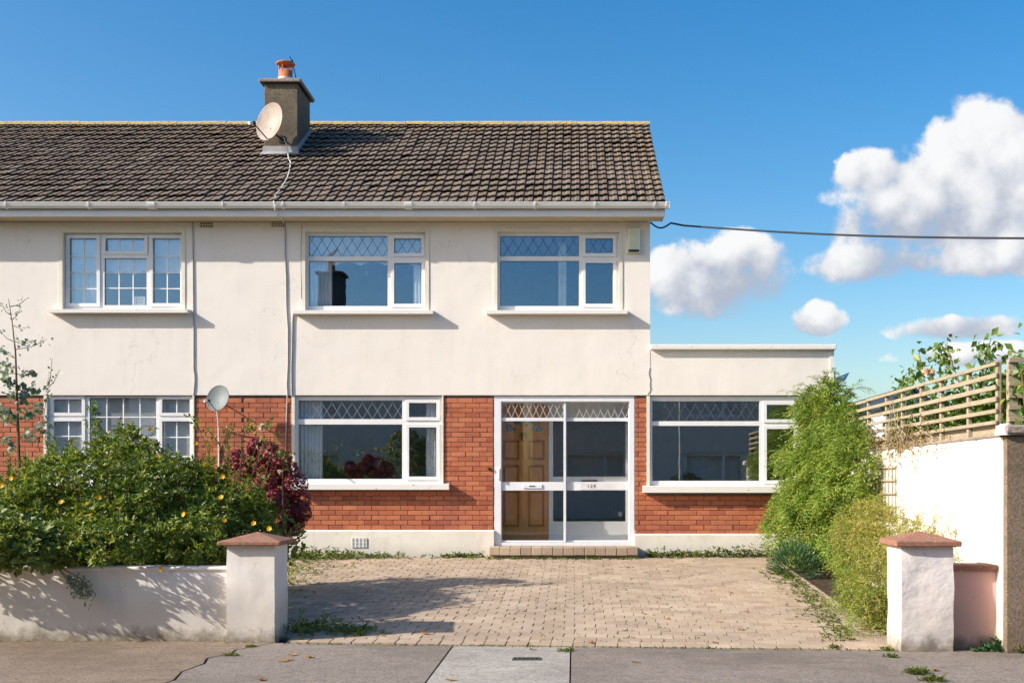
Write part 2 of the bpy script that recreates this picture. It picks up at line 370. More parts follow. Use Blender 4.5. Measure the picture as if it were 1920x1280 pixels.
# ------------------------------------------------------------------ object helpers
W = {}
def link(o, parent=None):
    COL.objects.link(o)
    W[o] = Matrix.LocRotScale(o.location, o.rotation_euler, o.scale)
    if parent is not None:
        o.parent = parent; o.matrix_parent_inverse = W[parent].inverted()
    return o
def tag(o, label=None, cat=None, group=None, kind=None):
    if label: o['label'] = label
    if cat: o['category'] = cat
    if group: o['group'] = group
    if kind: o['kind'] = kind
    return o
def thing(name, loc, label, cat, group=None):
    o = bpy.data.objects.new(name, None); o.location = loc; o.empty_display_size = 0.2
    link(o); return tag(o, label, cat, group)
def mobj(name, me, parent=None, loc=(0, 0, 0), rot=(0, 0, 0)):
    o = bpy.data.objects.new(name, me); o.location = loc; o.rotation_euler = rot
    return link(o, parent)

class MB:
    def __init__(s): s.v = []; s.f = []; s.mi = []; s.mats = []; s.cur = 0
    def mat(s, name):
        m = MAT[name]
        if m not in s.mats: s.mats.append(m)
        s.cur = s.mats.index(m); return s
    def add(s, vs_, fs):
        o = len(s.v); s.v += [tuple(v) for v in vs_]; s.f += [tuple(i + o for i in f) for f in fs]; s.mi += [s.cur] * len(fs); return s
    def box(s, x0, x1, y0, y1, z0, z1):
        return s.add([(x0, y0, z0), (x1, y0, z0), (x1, y1, z0), (x0, y1, z0), (x0, y0, z1), (x1, y0, z1), (x1, y1, z1), (x0, y1, z1)],
                     [(0, 3, 2, 1), (4, 5, 6, 7), (0, 1, 5, 4), (1, 2, 6, 5), (2, 3, 7, 6), (3, 0, 4, 7)])
    def bbox(s, x0, x1, y0, y1, z0, z1, b=0.004):
        # box with chamfered edges
        c = []; ids = {}
        for ix, x in enumerate((x0, x1)):
            for iy, y in enumerate((y0, y1)):
                for iz, z in enumerate((z0, z1)):
                    dx, dy, dz = (b if ix == 0 else -b), (b if iy == 0 else -b), (b if iz == 0 else -b)
                    for k, p in enumerate(((x, y + dy, z + dz), (x + dx, y, z + dz), (x + dx, y + dy, z))):
                        ids[(ix, iy, iz, k)] = len(c); c.append(p)
        g = lambda *a: ids[a]; fs = []
        for i, flip in ((0, False), (1, True)):
            q = [g(i, 0, 0, 0), g(i, 0, 1, 0), g(i, 1, 1, 0), g(i, 1, 0, 0)]; fs.append(q if not flip else q[::-1])
            q = [g(0, i, 0, 1), g(1, i, 0, 1), g(1, i, 1, 1), g(0, i, 1, 1)]; fs.append(q if not flip else q[::-1])
            q = [g(0, 0, i, 2), g(0, 1, i, 2), g(1, 1, i, 2), g(1, 0, i, 2)]; fs.append(q if not flip else q[::-1])
        for a in (0, 1):
            for b_ in (0, 1):
                q = [g(0, a, b_, 1), g(0, a, b_, 2), g(1, a, b_, 2), g(1, a, b_, 1)]; fs.append(q if (a ^ b_) else q[::-1])
                q = [g(a, 0, b_, 0), g(a, 0, b_, 2), g(a, 1, b_, 2), g(a, 1, b_, 0)]; fs.append(q if not (a ^ b_) else q[::-1])
                q = [g(a, b_, 0, 0), g(a, b_, 0, 1), g(a, b_, 1, 1), g(a, b_, 1, 0)]; fs.append(q if (a ^ b_) else q[::-1])
                for cz in (0, 1):
                    t = [g(a, b_, cz, 0), g(a, b_, cz, 1), g(a, b_, cz, 2)]; fs.append(t if not (a ^ b_ ^ cz) else t[::-1])
        return s.add(c, fs)
    def plate(s, x0, x1, z0, z1, holes, y0, y1):
        # slab in the XZ plane from y0 (front) to y1 (back) with rectangular openings
        xs = sorted({x0, x1} | {min(max(h[i], x0), x1) for h in holes for i in (0, 1)})
        zs = sorted({z0, z1} | {min(max(h[i], z0), z1) for h in holes for i in (2, 3)})
        inside = lambda x, z: any(h[0] < x < h[1] and h[2] < z < h[3] for h in holes)
        solid = [[not inside((a + b) / 2, (c + d) / 2) for c, d in zip(zs, zs[1:])] for a, b in zip(xs, xs[1:])]
        nx, nz = len(xs), len(zs)
        vid = lambda i, j, k: (i * nz + j) * 2 + k
        vv = [(x, y, z) for x in xs for z in zs for y in (y0, y1)]
        fs = []
        ok = lambda i, j: 0 <= i < nx - 1 and 0 <= j < nz - 1 and solid[i][j]
        for i in range(nx - 1):
            for j in range(nz - 1):
                if not solid[i][j]: continue
                fs.append((vid(i, j, 0), vid(i + 1, j, 0), vid(i + 1, j + 1, 0), vid(i, j + 1, 0)))
                fs.append((vid(i, j, 1), vid(i, j + 1, 1), vid(i + 1, j + 1, 1), vid(i + 1, j, 1)))
                if not ok(i - 1, j): fs.append((vid(i, j, 0), vid(i, j + 1, 0), vid(i, j + 1, 1), vid(i, j, 1)))
                if not ok(i + 1, j): fs.append((vid(i + 1, j, 0), vid(i + 1, j, 1), vid(i + 1, j + 1, 1), vid(i + 1, j + 1, 0)))
                if not ok(i, j - 1): fs.append((vid(i, j, 0), vid(i, j, 1), vid(i + 1, j, 1), vid(i + 1, j, 0)))
                if not ok(i, j + 1): fs.append((vid(i, j + 1, 0), vid(i + 1, j + 1, 0), vid(i + 1, j + 1, 1), vid(i, j + 1, 1)))
        return s.add(vv, fs)
    def prism(s, poly, axis, a, b):
        # poly of 2D points extruded along an axis from a to b
        n = len(poly)
        P = {'x': lambda p, t: (t, p[0], p[1]), 'y': lambda p, t: (p[0], t, p[1]), 'z': lambda p, t: (p[0], p[1], t)}[axis]
        return s.add([P(p, a) for p in poly] + [P(p, b) for p in poly],
                     [tuple(range(n))[::-1], tuple(range(n, 2 * n))] + [(i, (i + 1) % n, n + (i + 1) % n, n + i) for i in range(n)])
    def tube(s, pts, r, n=6, closed=True):
        pts = [Vector(p) for p in pts]; rs = r if isinstance(r, (list, tuple)) else [r] * len(pts)
        vs_ = []; fs = []; up = None
        for i, p in enumerate(pts):
            t = (pts[min(i + 1, len(pts) - 1)] - pts[max(i - 1, 0)]).normalized()
            if up is None: up = Vector((0, 0, 1)) if abs(t.z) < 0.9 else Vector((1, 0, 0))
            a = t.cross(up).normalized(); up = a.cross(t).normalized()
            for k in range(n):
                w = 2 * math.pi * k / n; vs_.append(p + (a * math.cos(w) + up * math.sin(w)) * rs[i])
        for i in range(len(pts) - 1):
            for k in range(n): fs.append((i * n + k, i * n + (k + 1) % n, (i + 1) * n + (k + 1) % n, (i + 1) * n + k))
        fs += [tuple(range(n))[::-1], tuple(range((len(pts) - 1) * n, len(pts) * n))]
        return s.add(vs_, fs)
    def lathe(s, prof, c, n=20, M=None):
        c = Vector(c); vs_ = []; fs = []
        for r, z in prof:
            for k in range(n):
                w = 2 * math.pi * k / n; p = Vector((r * math.cos(w), r * math.sin(w), z))
                if M is not None: p = M @ p
                vs_.append(c + p)
        for i in range(len(prof) - 1):
            for k in range(n): fs.append((i * n + k, i * n + (k + 1) % n, (i + 1) * n + (k + 1) % n, (i + 1) * n + k))
        return s.add(vs_, fs)
    def mesh(s, name, smooth=False):
        me = bpy.data.meshes.new(name); me.from_pydata(s.v, [], s.f)
        for m in s.mats: me.materials.append(m)
        if len(s.mats) > 1: me.polygons.foreach_set('material_index', s.mi)
        if smooth: me.polygons.foreach_set('use_smooth', [True] * len(s.f))
        me.validate(); return me
    def build(s, name, parent=None, smooth=False, angle=None):
        me = s.mesh(name, smooth)
        if angle: me.set_sharp_from_angle(angle=R(angle))
        return mobj(name, me, parent)
def B(mat): return MB().mat(mat)

# ------------------------------------------------------------------ ground, road, paths
def drive_z(y): return -0.05 + 0.0565 * max(y, -6.95)
tag(B('soil').add([(-3000, -3000, -0.60), (3000, -3000, -0.60), (3000, 3000, -0.60), (-3000, 3000, -0.60)], [(0, 1, 2, 3)]).build('ground'), kind='structure')
ys = [0.3, -0.5, -2, -4, -6.75]
g = B('soil')
for xa, xb in ((-14, -4.25), (2.95, 3.9)):
    for a, c in zip(ys, ys[1:]): g.add([(xa, c, drive_z(c) - 0.03), (xb, c, drive_z(c) - 0.03), (xb, a, drive_z(a) - 0.03), (xa, a, drive_z(a) - 0.03)], [(0, 1, 2, 3)])
tag(g.build('garden_bed'), kind='structure')
tag(B('tarmac').box(-60, 60, -16.3, -10.6, -0.62, -0.56).build('road'), kind='structure')

def edge_y(x): return -6.93 - 0.080 * (x + 2.6)        # line where the paving meets the footpath
fp = bpy.data.objects.new('footpath', None); fp.location = (0, -8.5, -0.44); link(fp); tag(fp, kind='structure')
def slab(poly, mat, z=-0.44):
    return B(mat).prism(poly, 'z', -0.59, z).build('path_slab', fp)
crack = [(-2.80, -6.86), (-2.93, -7.10), (-3.02, -7.32), (-3.0, -7.5), (-3.12, -7.8), (-3.05, -8.1), (-3.10, -8.5), (-3.02, -8.9), (-3.1, -9.4), (-3.02, -10.4)]
slab([(-14, -10.4), (-3.03, -10.4)] + [(x - 0.011 - 0.006 * math.sin(y * 23), y) for x, y in crack[::-1]] + [(-3.3, -6.6), (-14, -6.6)], 'path_brown')
slab([(x + 0.011, y) for x, y in crack] + [(-1.115, -10.4), (-1.118, edge_y(-1.11) + 0.0)], 'path_concrete')
slab([(-1.10, -10.4), (-0.035, -10.4), (-0.035, edge_y(0)), (-1.10, edge_y(-1.1))], 'path_pale')
slab([(-0.022, -10.4), (14, -10.4), (14, -7.0), (3.9, -7.0), (3.35, -7.0), (2.9, edge_y(2.9)), (-0.022, edge_y(0))], 'path_concrete')
B('soil').box(-14, 14, -10.4, -6.5, -0.595, -0.462).build('joint_dirt', fp)
tag(B('coping_concrete').bbox(-60, 60, -10.55, -10.41, -0.6, -0.435, 0.01).build('kerb'), kind='structure')
gr = thing('drain_cover', (fx(992, -7.7), -7.85, -0.437), 'small dark iron drain cover set in the pale footpath slab', 'drain cover')
gx, gy = -0.40, -7.86
pb = MB().mat('iron')
pb.plate(gx - 0.12, gx + 0.12, -0.07, 0.07, [(gx - 0.105 + k * 0.036, gx - 0.105 + k * 0.036 + 0.026, -0.05, 0.05) for k in range(6)], -0.006, 0.0)
pb.v = [(x, gy + z, -0.436 - y - 0.003) for x, y, z in pb.v]
pb.build('frame', gr)
B('black_plastic').box(gx - 0.11, gx + 0.11, gy - 0.06, gy + 0.06, -0.4392, -0.4385).build('dark_sheet', gr)  # black sheet under the grating stands for the darkness below

# driveway of block pavers: stretcher rows parallel to the house, gently fanned towards the angled footpath edge
dr = bpy.data.objects.new('driveway', None); dr.location = (0, -3.5, -0.2); link(dr); tag(dr, kind='structure')
gb = B('soil')
ys2 = [0.3, -0.5, -2, -4, -6.95, -7.4]
for a, c in zip(ys2, ys2[1:]):
    gb.add([(-4.3, c, drive_z(c) - 0.026), (2.89, c, drive_z(c) - 0.026), (2.89, a, drive_z(a) - 0.026), (-4.3, a, drive_z(a) - 0.026)], [(0, 1, 2, 3)])
gb.build('joint_sand', dr)
PL, PD = 0.2105, 0.1715
pv_me = {}
def paver_mesh(lx, ly):
    k = (round(lx, 3), round(ly, 3))
    if k not in pv_me: pv_me[k] = B('paver').bbox(-lx / 2, lx / 2, -ly / 2, ly / 2, -0.05, 0, 0.0035).mesh('paver')
    return pv_me[k]
pv = []
XL, XR = -4.2, 3.02
rows = 37
for r in range(rows):
    t = r / (rows - 1.0); yb = -0.28 - r * PD
    off = (r % 2) * PL / 2
    x = XL - off
    while x < XR:
        a, c = max(x, XL), min(x + PL, XR)
        if c - a > 0.06:
            xm = (a + c) / 2; sh = 0.080 * (xm + 2.6) * t
            if not (-1.34 < xm < 1.02 and yb > -0.40):
                pv.append((xm, yb - sh, c - a, PD, 0.080 * t))
        x += PL
yb0 = -0.28 - (rows - 1) * PD
x = XL + 0.05
while x < XR:                                        # edge course: half blocks, then a border of whole ones
    for (dy, ln, dp) in ((PD / 2 + 0.040, PL / 2, 0.075), (PD / 2 + 0.085 + 0.082, PL * 0.97, 0.155)):
        xx = x
        k = 2 if ln < 0.15 else 1
        for q in range(k):
            xm = x + ln * q + ln / 2
            if -2.78 < xm < 2.88 or dy < 0.1: pv.append((xm, yb0 - dy - 0.080 * (xm + 2.6), ln, dp, 0.080))
    x += PL * 0.985
pv.sort(key=lambda p: p[1])
sl_ang = math.atan(0.0565)
stuff = MB().mat('paver')
n_part = 0
for (xm, ym, lx, ly, rz) in pv:
    z = drive_z(ym) + random.gauss(0, 0.0018)
    g_ = 0.005
    vis = fx(528, ym) < xm < fx(1672, ym)
    rot = Euler((sl_ang + random.gauss(0, 0.006), random.gauss(0, 0.008), -rz + random.gauss(0, 0.006)))
    me = paver_mesh(lx - g_, ly - g_)
    if vis and n_part < 300:
        mobj('paver', me, dr, (xm, ym, z), rot); n_part += 1
    else:
        M = Matrix.LocRotScale((xm, ym, z), rot, None)
        stuff.add([M @ v.co for v in me.vertices], [tuple(p.vertices) for p in me.polygons])
tag(stuff.build('paver', dr), kind='stuff')

# ------------------------------------------------------------------ houses
XP = fx(457)                                         # party line
XCR = fx(1219)                                       # right corner of the two-storey house
XER = fx(1563)                                       # right end of the flat-roofed extension
XLL = -11.5
house = thing('semi_detached_house', (0, 0, 0), 'cream rendered two-storey house with glazed porch and flat-roofed side extension', 'house')
nbr = thing('semi_detached_house', (-8, 0, 0), 'adjoining cream house on the left with white Georgian-barred windows', 'house')
Z_REN = fz(740.5); Z_SOF = 5.055; Z_PL = fz(993)
def PX(x0, x1, y0, y1, Y=0.0): return (fx(x0, Y), fx(x1, Y), fz(y1, Y), fz(y0, Y))
UP = {'m': PX(572, 798, 433.5, 583), 'r': PX(932, 1161, 433.5, 583), 'l': PX(117, 341, 435, 581)}
GW = {'m': PX(552, 828.5, 742, 908), 'e': PX(1218, 1500, 742, 912), 'l': PX(87, 361, 742, 908)}
DOOR = PX(926, 1189.5, 742, 1022.5)
# walls: upper render, brick storey backing and plinth
B('cream_render').plate(XP, XCR, Z_REN, Z_SOF, [UP['m'], UP['r']], 0.0, 0.30).build('wall', house)
B('cream_render').plate(XLL, XP, Z_REN, Z_SOF, [UP['l'], (fx(-330), fx(-105), UP['l'][2], UP['l'][3])], 0.0, 0.30).build('wall', nbr)
Z_EXT = fz(656)
B('cream_render').plate(XCR + 0.001, XER, Z_REN, Z_EXT, [], 0.004, 0.30).build('extension_wall', house)
B('mortar').plate(XP, XER, Z_PL, Z_REN, [GW['m'], GW['e'], DOOR], 0.036, 0.30).build('mortar_bed', house)
B('mortar').plate(XLL, XP, Z_PL, Z_REN, [GW['l'], (fx(-330), fx(-105), GW['l'][2], GW['l'][3])], 0.036, 0.30).build('mortar_bed', nbr)
for (h, a, c) in ((nbr, XLL, XP), (house, XP, DOOR[0]), (house, DOOR[1], XER)):
    zt = Z_PL if a < DOOR[0] else fz(1000)
    B('plinth_render').prism([(-0.012, -0.3), (-0.012, zt - 0.02), (0.02, zt), (0.3, zt), (0.3, -0.3)], 'x', a, c).build('plinth', h)
# gable, flank and back so the building is closed
B('cream_render').prism([(0.30, Z_REN - 2.5), (0.30, Z_SOF), (3.39, 7.35), (6.8, Z_SOF), (6.8, -0.3)], 'x', XCR - 0.28, XCR - 0.002).build('gable_wall', house)
B('cream_render').box(XP, XER, 6.8, 7.0, -0.3, Z_REN).build('rear_wall', house)
B('cream_render').box(XER - 0.25, XER - 0.003, 0.30, 6.8, -0.3, Z_EXT - 0.1).build('flank_wall', house)
# extension roof, coping, end trim
B('coping_concrete').mat('sill_paint').bbox(XCR + 0.002, XER + 0.025, -0.075, 0.36, Z_EXT, fz(646.5), 0.008).build('coping', house)
B('slate').box(XCR, XER, 0.36, 6.8, Z_EXT - 0.10, Z_EXT - 0.02).build('flat_roof', house)
B('sill_paint').box(fx(1556), XER + 0.006, -0.012, 0.002, fz(744), Z_EXT - 0.002).build('corner_trim', house)
hop = B('black_plastic').bbox(XER + 0.01, XER + 0.11, 0.35, 0.5, fz(712), fz(691), 0.01).build('gutter_outlet', house)
B('gutter_white').prism([(XER + 0.10, fz(710)), (XER + 0.26, fz(710)), (XER + 0.33, fz(694)), (XER + 0.31, fz(694)), (XER + 0.25, fz(705)), (XER + 0.10, fz(703))], 'y', 0.36, 2.5).build('side_gutter', house)
B('gutter_white').box(XER + 0.02, XER + 0.09, 0.38, 0.46, fz(780), fz(712)).build('downpipe', house)

# bricks
BP, BH = 0.2215, 0.0748
bk_me = {}
def brick_mesh(l):
    k = round(l, 3)
    if k not in bk_me: bk_me[k] = B('brick').bbox(-k / 2, k / 2, 0, 0.05, -0.034, 0.034, 0.0035).mesh('brick')
    return bk_me[k]
def bricks(h, x0, x1, z0, z1, holes):
    nr = int((z1 - Z_PL) / BH) + 2
    for r in range(-1, nr):
        za = Z_PL + r * BH + 0.0035; zb = za + 0.068
        if za < z0 - 0.02 or zb > z1 + 0.012: continue
        segs = [(x0, x1)]
        for hx0, hx1, hz0, hz1 in holes:
            if za < hz1 - 0.01 and zb > hz0 + 0.01:
                ns = []
                for a, c in segs:
                    if hx0 > a + 0.02: ns.append((a, min(c, hx0)))
                    if hx1 < c - 0.02: ns.append((max(a, hx1), c))
                    if hx0 >= c or hx1 <= a: ns = ns if (a, c) in ns else ns
                segs = [s_ for s_ in ns if s_[1] - s_[0] > 0.02]
        for a, c in segs:
            i0 = math.floor((a - (r % 2) * BP / 2) / BP)
            x = i0 * BP + (r % 2) * BP / 2
            while x < c:
                xa, xb = max(x, a) + 0.0038, min(x + BP, c) - 0.0038
                if xb - xa > 0.03:
                    o = mobj('brick', brick_mesh(xb - xa), h, ((xa + xb) / 2, 0.022 + random.gauss(0, 0.0018), za + 0.034), (random.gauss(0, 0.008), 0, random.gauss(0, 0.006)))
                x += BP
sill_m = (fx(546), fx(843), fz(917.5), fz(906))
sill_e = (fx(1205), fx(1512), fz(923), fz(910))
bricks(house, XP, fx(548), Z_PL, Z_REN, [])
bricks(house, fx(548), DOOR[0] - 0.01, Z_PL, Z_REN, [(GW['m'][0] - 0.02, GW['m'][1] + 0.01, sill_m[2], 9)])
bricks(house, DOOR[1] + 0.01, XER, fz(1000), Z_REN, [(GW['e'][0] - 0.02, GW['e'][1] + 0.01, sill_e[2], 9)])
bricks(nbr, fx(363), XP, Z_PL, Z_REN, [])
bricks(nbr, fx(-60), fx(85), Z_PL, Z_REN, [])

# windows -------------------------------------------------------------
def clip_line(p, d, x0, x1, z0, z1):
    t0, t1 = -1e9, 1e9
    for q, dd, lo, hi in ((p[0], d[0], x0, x1), (p[1], d[1], z0, z1)):
        if abs(dd) < 1e-9:
            if not lo <= q <= hi: return None
        else:
            a, c = (lo - q) / dd, (hi - q) / dd
            t0, t1 = max(t0, min(a, c)), min(t1, max(a, c))
    return None if t1 - t0 < 0.01 else ((p[0] + d[0] * t0, p[1] + d[1] * t0), (p[0] + d[0] * t1, p[1] + d[1] * t1))
def lattice(mb, x0, x1, z0, z1, y, w=0.156, hgt=0.25, r=0.0042):
    for sgn in (1, -1):
        k = -6
        while k < 40:
            ln = clip_line((x0 + 0.04 + k * w - (0 if sgn > 0 else -0.0), z0), (sgn * w, hgt), x0, x1, z0, z1)
            if ln:
                (ax, az_), (bx, bz) = ln
                dx, dz = bx - ax, bz - az_; l = math.hypot(dx, dz); nx_, nz_ = -dz / l * r, dx / l * r
                yy = y - (0.002 if sgn > 0 else 0)
                mb.add([(ax - nx_, yy, az_ - nz_), (ax + nx_, yy, az_ + nz_), (bx + nx_, yy, bz + nz_), (bx - nx_, yy, bz - nz_),
                        (ax - nx_, yy + 0.003, az_ - nz_), (ax + nx_, yy + 0.003, az_ + nz_), (bx + nx_, yy + 0.003, bz + nz_), (bx - nx_, yy + 0.003, bz - nz_)],
                       [(0, 1, 2, 3), (7, 6, 5, 4), (0, 4, 5, 1), (1, 5, 6, 2), (2, 6, 7, 3), (3, 7, 4, 0)])
            k += 1
def window(h, outer, lights, y, mat='upvc', glass='glass', label=None):
    # lights: (rect, sash?, lattice?, bars(cols, [z positions]))
    holes = [l[0] for l in lights]
    w = B(mat).plate(*outer, holes, y, y + 0.07).build('window', h)
    for (x0, x1, z0, z1), sash, lat, bars in lights:
        if sash:
            o = sash
            B(mat).plate(x0 - o, x1 + o, z0 - o, z1 + o, [(x0, x1, z0, z1)], y - 0.016, y - 0.001).build('sash', w)
        B(glass).box(x0 - 0.004, x1 + 0.004, y + 0.030, y + 0.036, z0 - 0.004, z1 + 0.004).build('pane', w)
        # rubber glazing gasket
        B('lead').plate(x0 - 0.002, x1 + 0.002, z0 - 0.002, z1 + 0.002, [(x0 + 0.006, x1 - 0.006, z0 + 0.006, z1 - 0.006)], y + 0.022, y + 0.029).build('gasket', w)
        if lat:
            mb = MB().mat(lat); lattice(mb, x0, x1, z0, z1, y + 0.026, r=0.0034); mb.build('lead_lattice', w)
        if bars:
            cols, zz = bars
            for c in range(1, cols):
                xb = x0 + (x1 - x0) * c / cols
                B('glazing_bar').box(xb - 0.009, xb + 0.009, y + 0.0235, y + 0.0295, z0, z1).build('glazing_bar', w)
            for zb in zz:
                B('glazing_bar').box(x0, x1, y + 0.0215, y + 0.0230, zb - 0.008, zb + 0.008).build('glazing_bar', w)
    return w
YU = 0.085
for key, dx in (('m', 0), ('r', 360.5)):
    o = UP[key]
    window(house, o, [(PX(576.5 + dx, 725 + dx, 440, 478.5), 0, 'lead', None), (PX(576.5 + dx, 725 + dx, 487, 572), 0, None, None),
                      (PX(737.5 + dx, 789 + dx, 445, 473), 0.05, 'lead', None), (PX(737.5 + dx, 789 + dx, 491, 568), 0.05, None, None)], YU)
zz = lambda *p: [fz(q) for q in p]
lw = [(PX(126, 177.5, 445, 567), 0.05, None, (2, zz(478, 508.5, 539))), (PX(194, 267, 445, 469), 0.05, None, (3, [])),
      (PX(191.5, 271, 482, 570.5), 0, None, (3, zz(508.5, 538))), (PX(283, 335, 445, 567), 0.05, None, (2, zz(478, 508.5, 539)))]
window(nbr, UP['l'], lw, YU)
# raised plaster bands and sills round the upper windows
for h, o in ((house, UP['m']), (house, UP['r']), (nbr, UP['l'])):
    b_ = 0.052
    B('trim_cream').plate(o[0] - b_, o[1] + b_, o[2], o[3] + b_, [(o[0] + 0.004, o[1] - 0.004, o[2] - 1, o[3] - 0.004)], -0.010, 0.05).build('window_band', h)
    B('sill_paint').prism([(-0.135, o[2] - 0.060), (-0.135, o[2] - 0.006), (0.10, o[2] + 0.012), (0.10, o[2] - 0.060)], 'x', o[0] - 0.155, o[1] + 0.125).build('window_sill', h)
YG = 0.055
window(house, GW['m'], [(PX(558, 753, 750, 785), 0, 'lead_mid', None), (PX(558, 753, 795, 897.5), 0, None, None),
                        (PX(766, 817.5, 754.5, 781.5), 0.05, None, None), (PX(766, 817.5, 800.5, 893), 0.05, None, None)], YG, glass='ground_glass')
window(house, GW['e'], [(PX(1223.5, 1425, 751, 789), 0, 'lead', None), (PX(1223.5, 1425, 797.5, 901), 0, None, None),
                        (PX(1438.5, 1490, 758, 785.5), 0.05, None, None), (PX(1438.5, 1490, 803.5, 900), 0.05, None, None)], YG, glass='ground_glass')
window(nbr, GW['l'], [(PX(98, 151, 748, 773), 0.05, None, (2, [])), (PX(98, 151, 789, 893), 0.05, None, (2, zz(817, 855))),
                      (PX(165, 290, 745, 897), 0, None, (4, zz(781, 819, 858))),
                      (PX(302, 354, 748, 773), 0.05, None, (2, [])), (PX(302, 354, 789, 893), 0.05, None, (2, zz(819, 855)))], YG, glass='ground_glass')
for h, s_ in ((house, sill_m), (house, sill_e), (nbr, (fx(81), fx(376), fz(917.5), fz(906)))):
    B('sill_paint').prism([(-0.125, s_[2]), (-0.125, s_[3] - 0.012), (YG + 0.03, s_[3] + 0.006), (YG + 0.03, s_[2])], 'x', s_[0], s_[1]).build('window_sill', h)
for h, o in ((house, GW['m']), (house, GW['e']), (nbr, GW['l'])):                       # painted jamb strips
    for xa, xb in ((o[0] - 0.045, o[0] + 0.002), (o[1] - 0.002, o[1] + 0.022)):
        B('trim_cream').box(xa, xb, 0.004, 0.06, o[2] + 0.012, Z_REN - 0.001).build('jamb', h)

# rooms behind the windows
def room(h, x0, x1, z0, z1, depth, mat='dark_room', y0=0.301):
    m_ = B(mat); y1 = y0 + depth
    m_.add([(x0, y0, z0), (x1, y0, z0), (x1, y1, z0), (x0, y1, z0), (x0, y0, z1), (x1, y0, z1), (x1, y1, z1), (x0, y1, z1)],
           [(0, 1, 2, 3), (4, 7, 6, 5), (0, 3, 7, 4), (1, 5, 6, 2), (3, 2, 6, 7)])
    return m_.build('room', h)
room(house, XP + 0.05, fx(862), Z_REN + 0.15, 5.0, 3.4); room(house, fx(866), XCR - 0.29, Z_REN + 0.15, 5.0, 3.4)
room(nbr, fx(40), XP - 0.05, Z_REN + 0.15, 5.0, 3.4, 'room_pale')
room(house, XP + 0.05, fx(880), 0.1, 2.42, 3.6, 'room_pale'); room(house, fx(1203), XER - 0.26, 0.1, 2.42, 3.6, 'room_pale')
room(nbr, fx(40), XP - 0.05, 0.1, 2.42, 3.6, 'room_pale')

# porch: aluminium sliding doors, brick step, inner hall screen and timber door
pd = B('aluminium_white').plate(*DOOR, [(fx(939), fx(1180), fz(1016.5), fz(752))], 0.03, 0.16).build('porch_door', house)
def leaf_panel(x0, x1, y, name):
    g1 = PX(x0, x1, 754, 782.5); g2 = PX(x0, x1, 788.6, 903); g3 = PX(x0, x1, 919, 1013)
    f = B('aluminium_white').plate(g1[0] - 0.036, g1[1] + 0.036, fz(1016), fz(752.5), [g1, g2, g3], y, y + 0.035).build(name, pd)
    for g_ in (g1, g2, g3): B('porch_glass').box(g_[0] - 0.003, g_[1] + 0.003, y + 0.014, y + 0.019, g_[2] - 0.003, g_[3] + 0.003).build('pane', pd)
    mb = MB().mat('lead_lit'); lattice(mb, *g1, y + 0.011, 0.108, 0.235, 0.0036); mb.build('lead_lattice', pd)
leaf_panel(940.5, 1056.5, 0.055, 'sliding_leaf'); leaf_panel(1062, 1178.5, 0.098, 'fixed_leaf')
B('aluminium_white').bbox(fx(933), fx(937), 0.0, 0.05, fz(899), fz(878), 0.004).build('handle', pd)
B('aluminium_white').bbox(fx(980), fx(1016), 0.040, 0.054, fz(915), fz(907.5), 0.003).build('letter_plate', pd)
B('brass').box(fx(992), fx(1003), 0.036, 0.0395, fz(912), fz(910)).build('letter_slot', pd)
B('plaque').box(fx(1088), fx(1178), 0.092, 0.0975, fz(918), fz(904)).build('number_plate', pd)
def text(s, x, y, z, size, parent, mat, name):
    cu = bpy.data.curves.new('t', 'FONT'); cu.body = s; cu.size = size; cu.extrude = 0.001; cu.space_character = 1.35; cu.align_x = 'CENTER'
    o = bpy.data.objects.new('t', cu); COL.objects.link(o); dg = bpy.context.evaluated_depsgraph_get()
    me = bpy.data.meshes.new_from_object(o.evaluated_get(dg)); bpy.data.objects.remove(o)
    me.materials.clear(); me.materials.append(MAT[mat])
    me.transform(Matrix.Translation((x, y, z)) @ Matrix.Rotation(R(90), 4, 'X'))
    return mobj(name, me, parent)
text('129', fx(1109), 0.0905, fz(914), 0.072, pd, 'ink', 'house_number')
YH = 0.60                                            # inner screen of the porch
PXH = lambda a, c, d, e: PX(a, c, d, e, YH)
hx0, hx1 = DOOR[0] - 0.12, DOOR[1] + 0.12
ph = MB().mat('upvc')
ph.add([(hx0, 0.301, 0.08), (hx1, 0.301, 0.08), (hx1, YH + 0.1, 0.08), (hx0, YH + 0.1, 0.08), (hx0, 0.301, 2.44), (hx1, 0.301, 2.44), (hx1, YH + 0.1, 2.44), (hx0, YH + 0.1, 2.44)],
       [(0, 1, 2, 3), (4, 7, 6, 5), (0, 3, 7, 4), (1, 5, 6, 2)])
ph.build('porch_room', house)
sg = [PXH(1037, 1173, 787, 893), PXH(1037, 1173, 917, 977)]
dh = (fx(917, YH), fx(1029, YH), 0.16, fz(757, YH))
scr = B('upvc').plate(hx0, hx1, 0.08, 2.44, [dh] + sg, YH, YH + 0.06).build('hall_screen', house)
for s_ in sg: B('porch_glass').box(s_[0], s_[1], YH + 0.03, YH + 0.035, s_[2], s_[3]).build('pane', scr)
B('brass').bbox(fx(1090, YH), fx(1120, YH), YH - 0.015, YH - 0.001, fz(903, YH), fz(899.5, YH), 0.003).build('letter_plate', scr)
room(house, hx0, hx1, 0.08, 2.44, 2.2, 'room_pale', YH + 0.11)
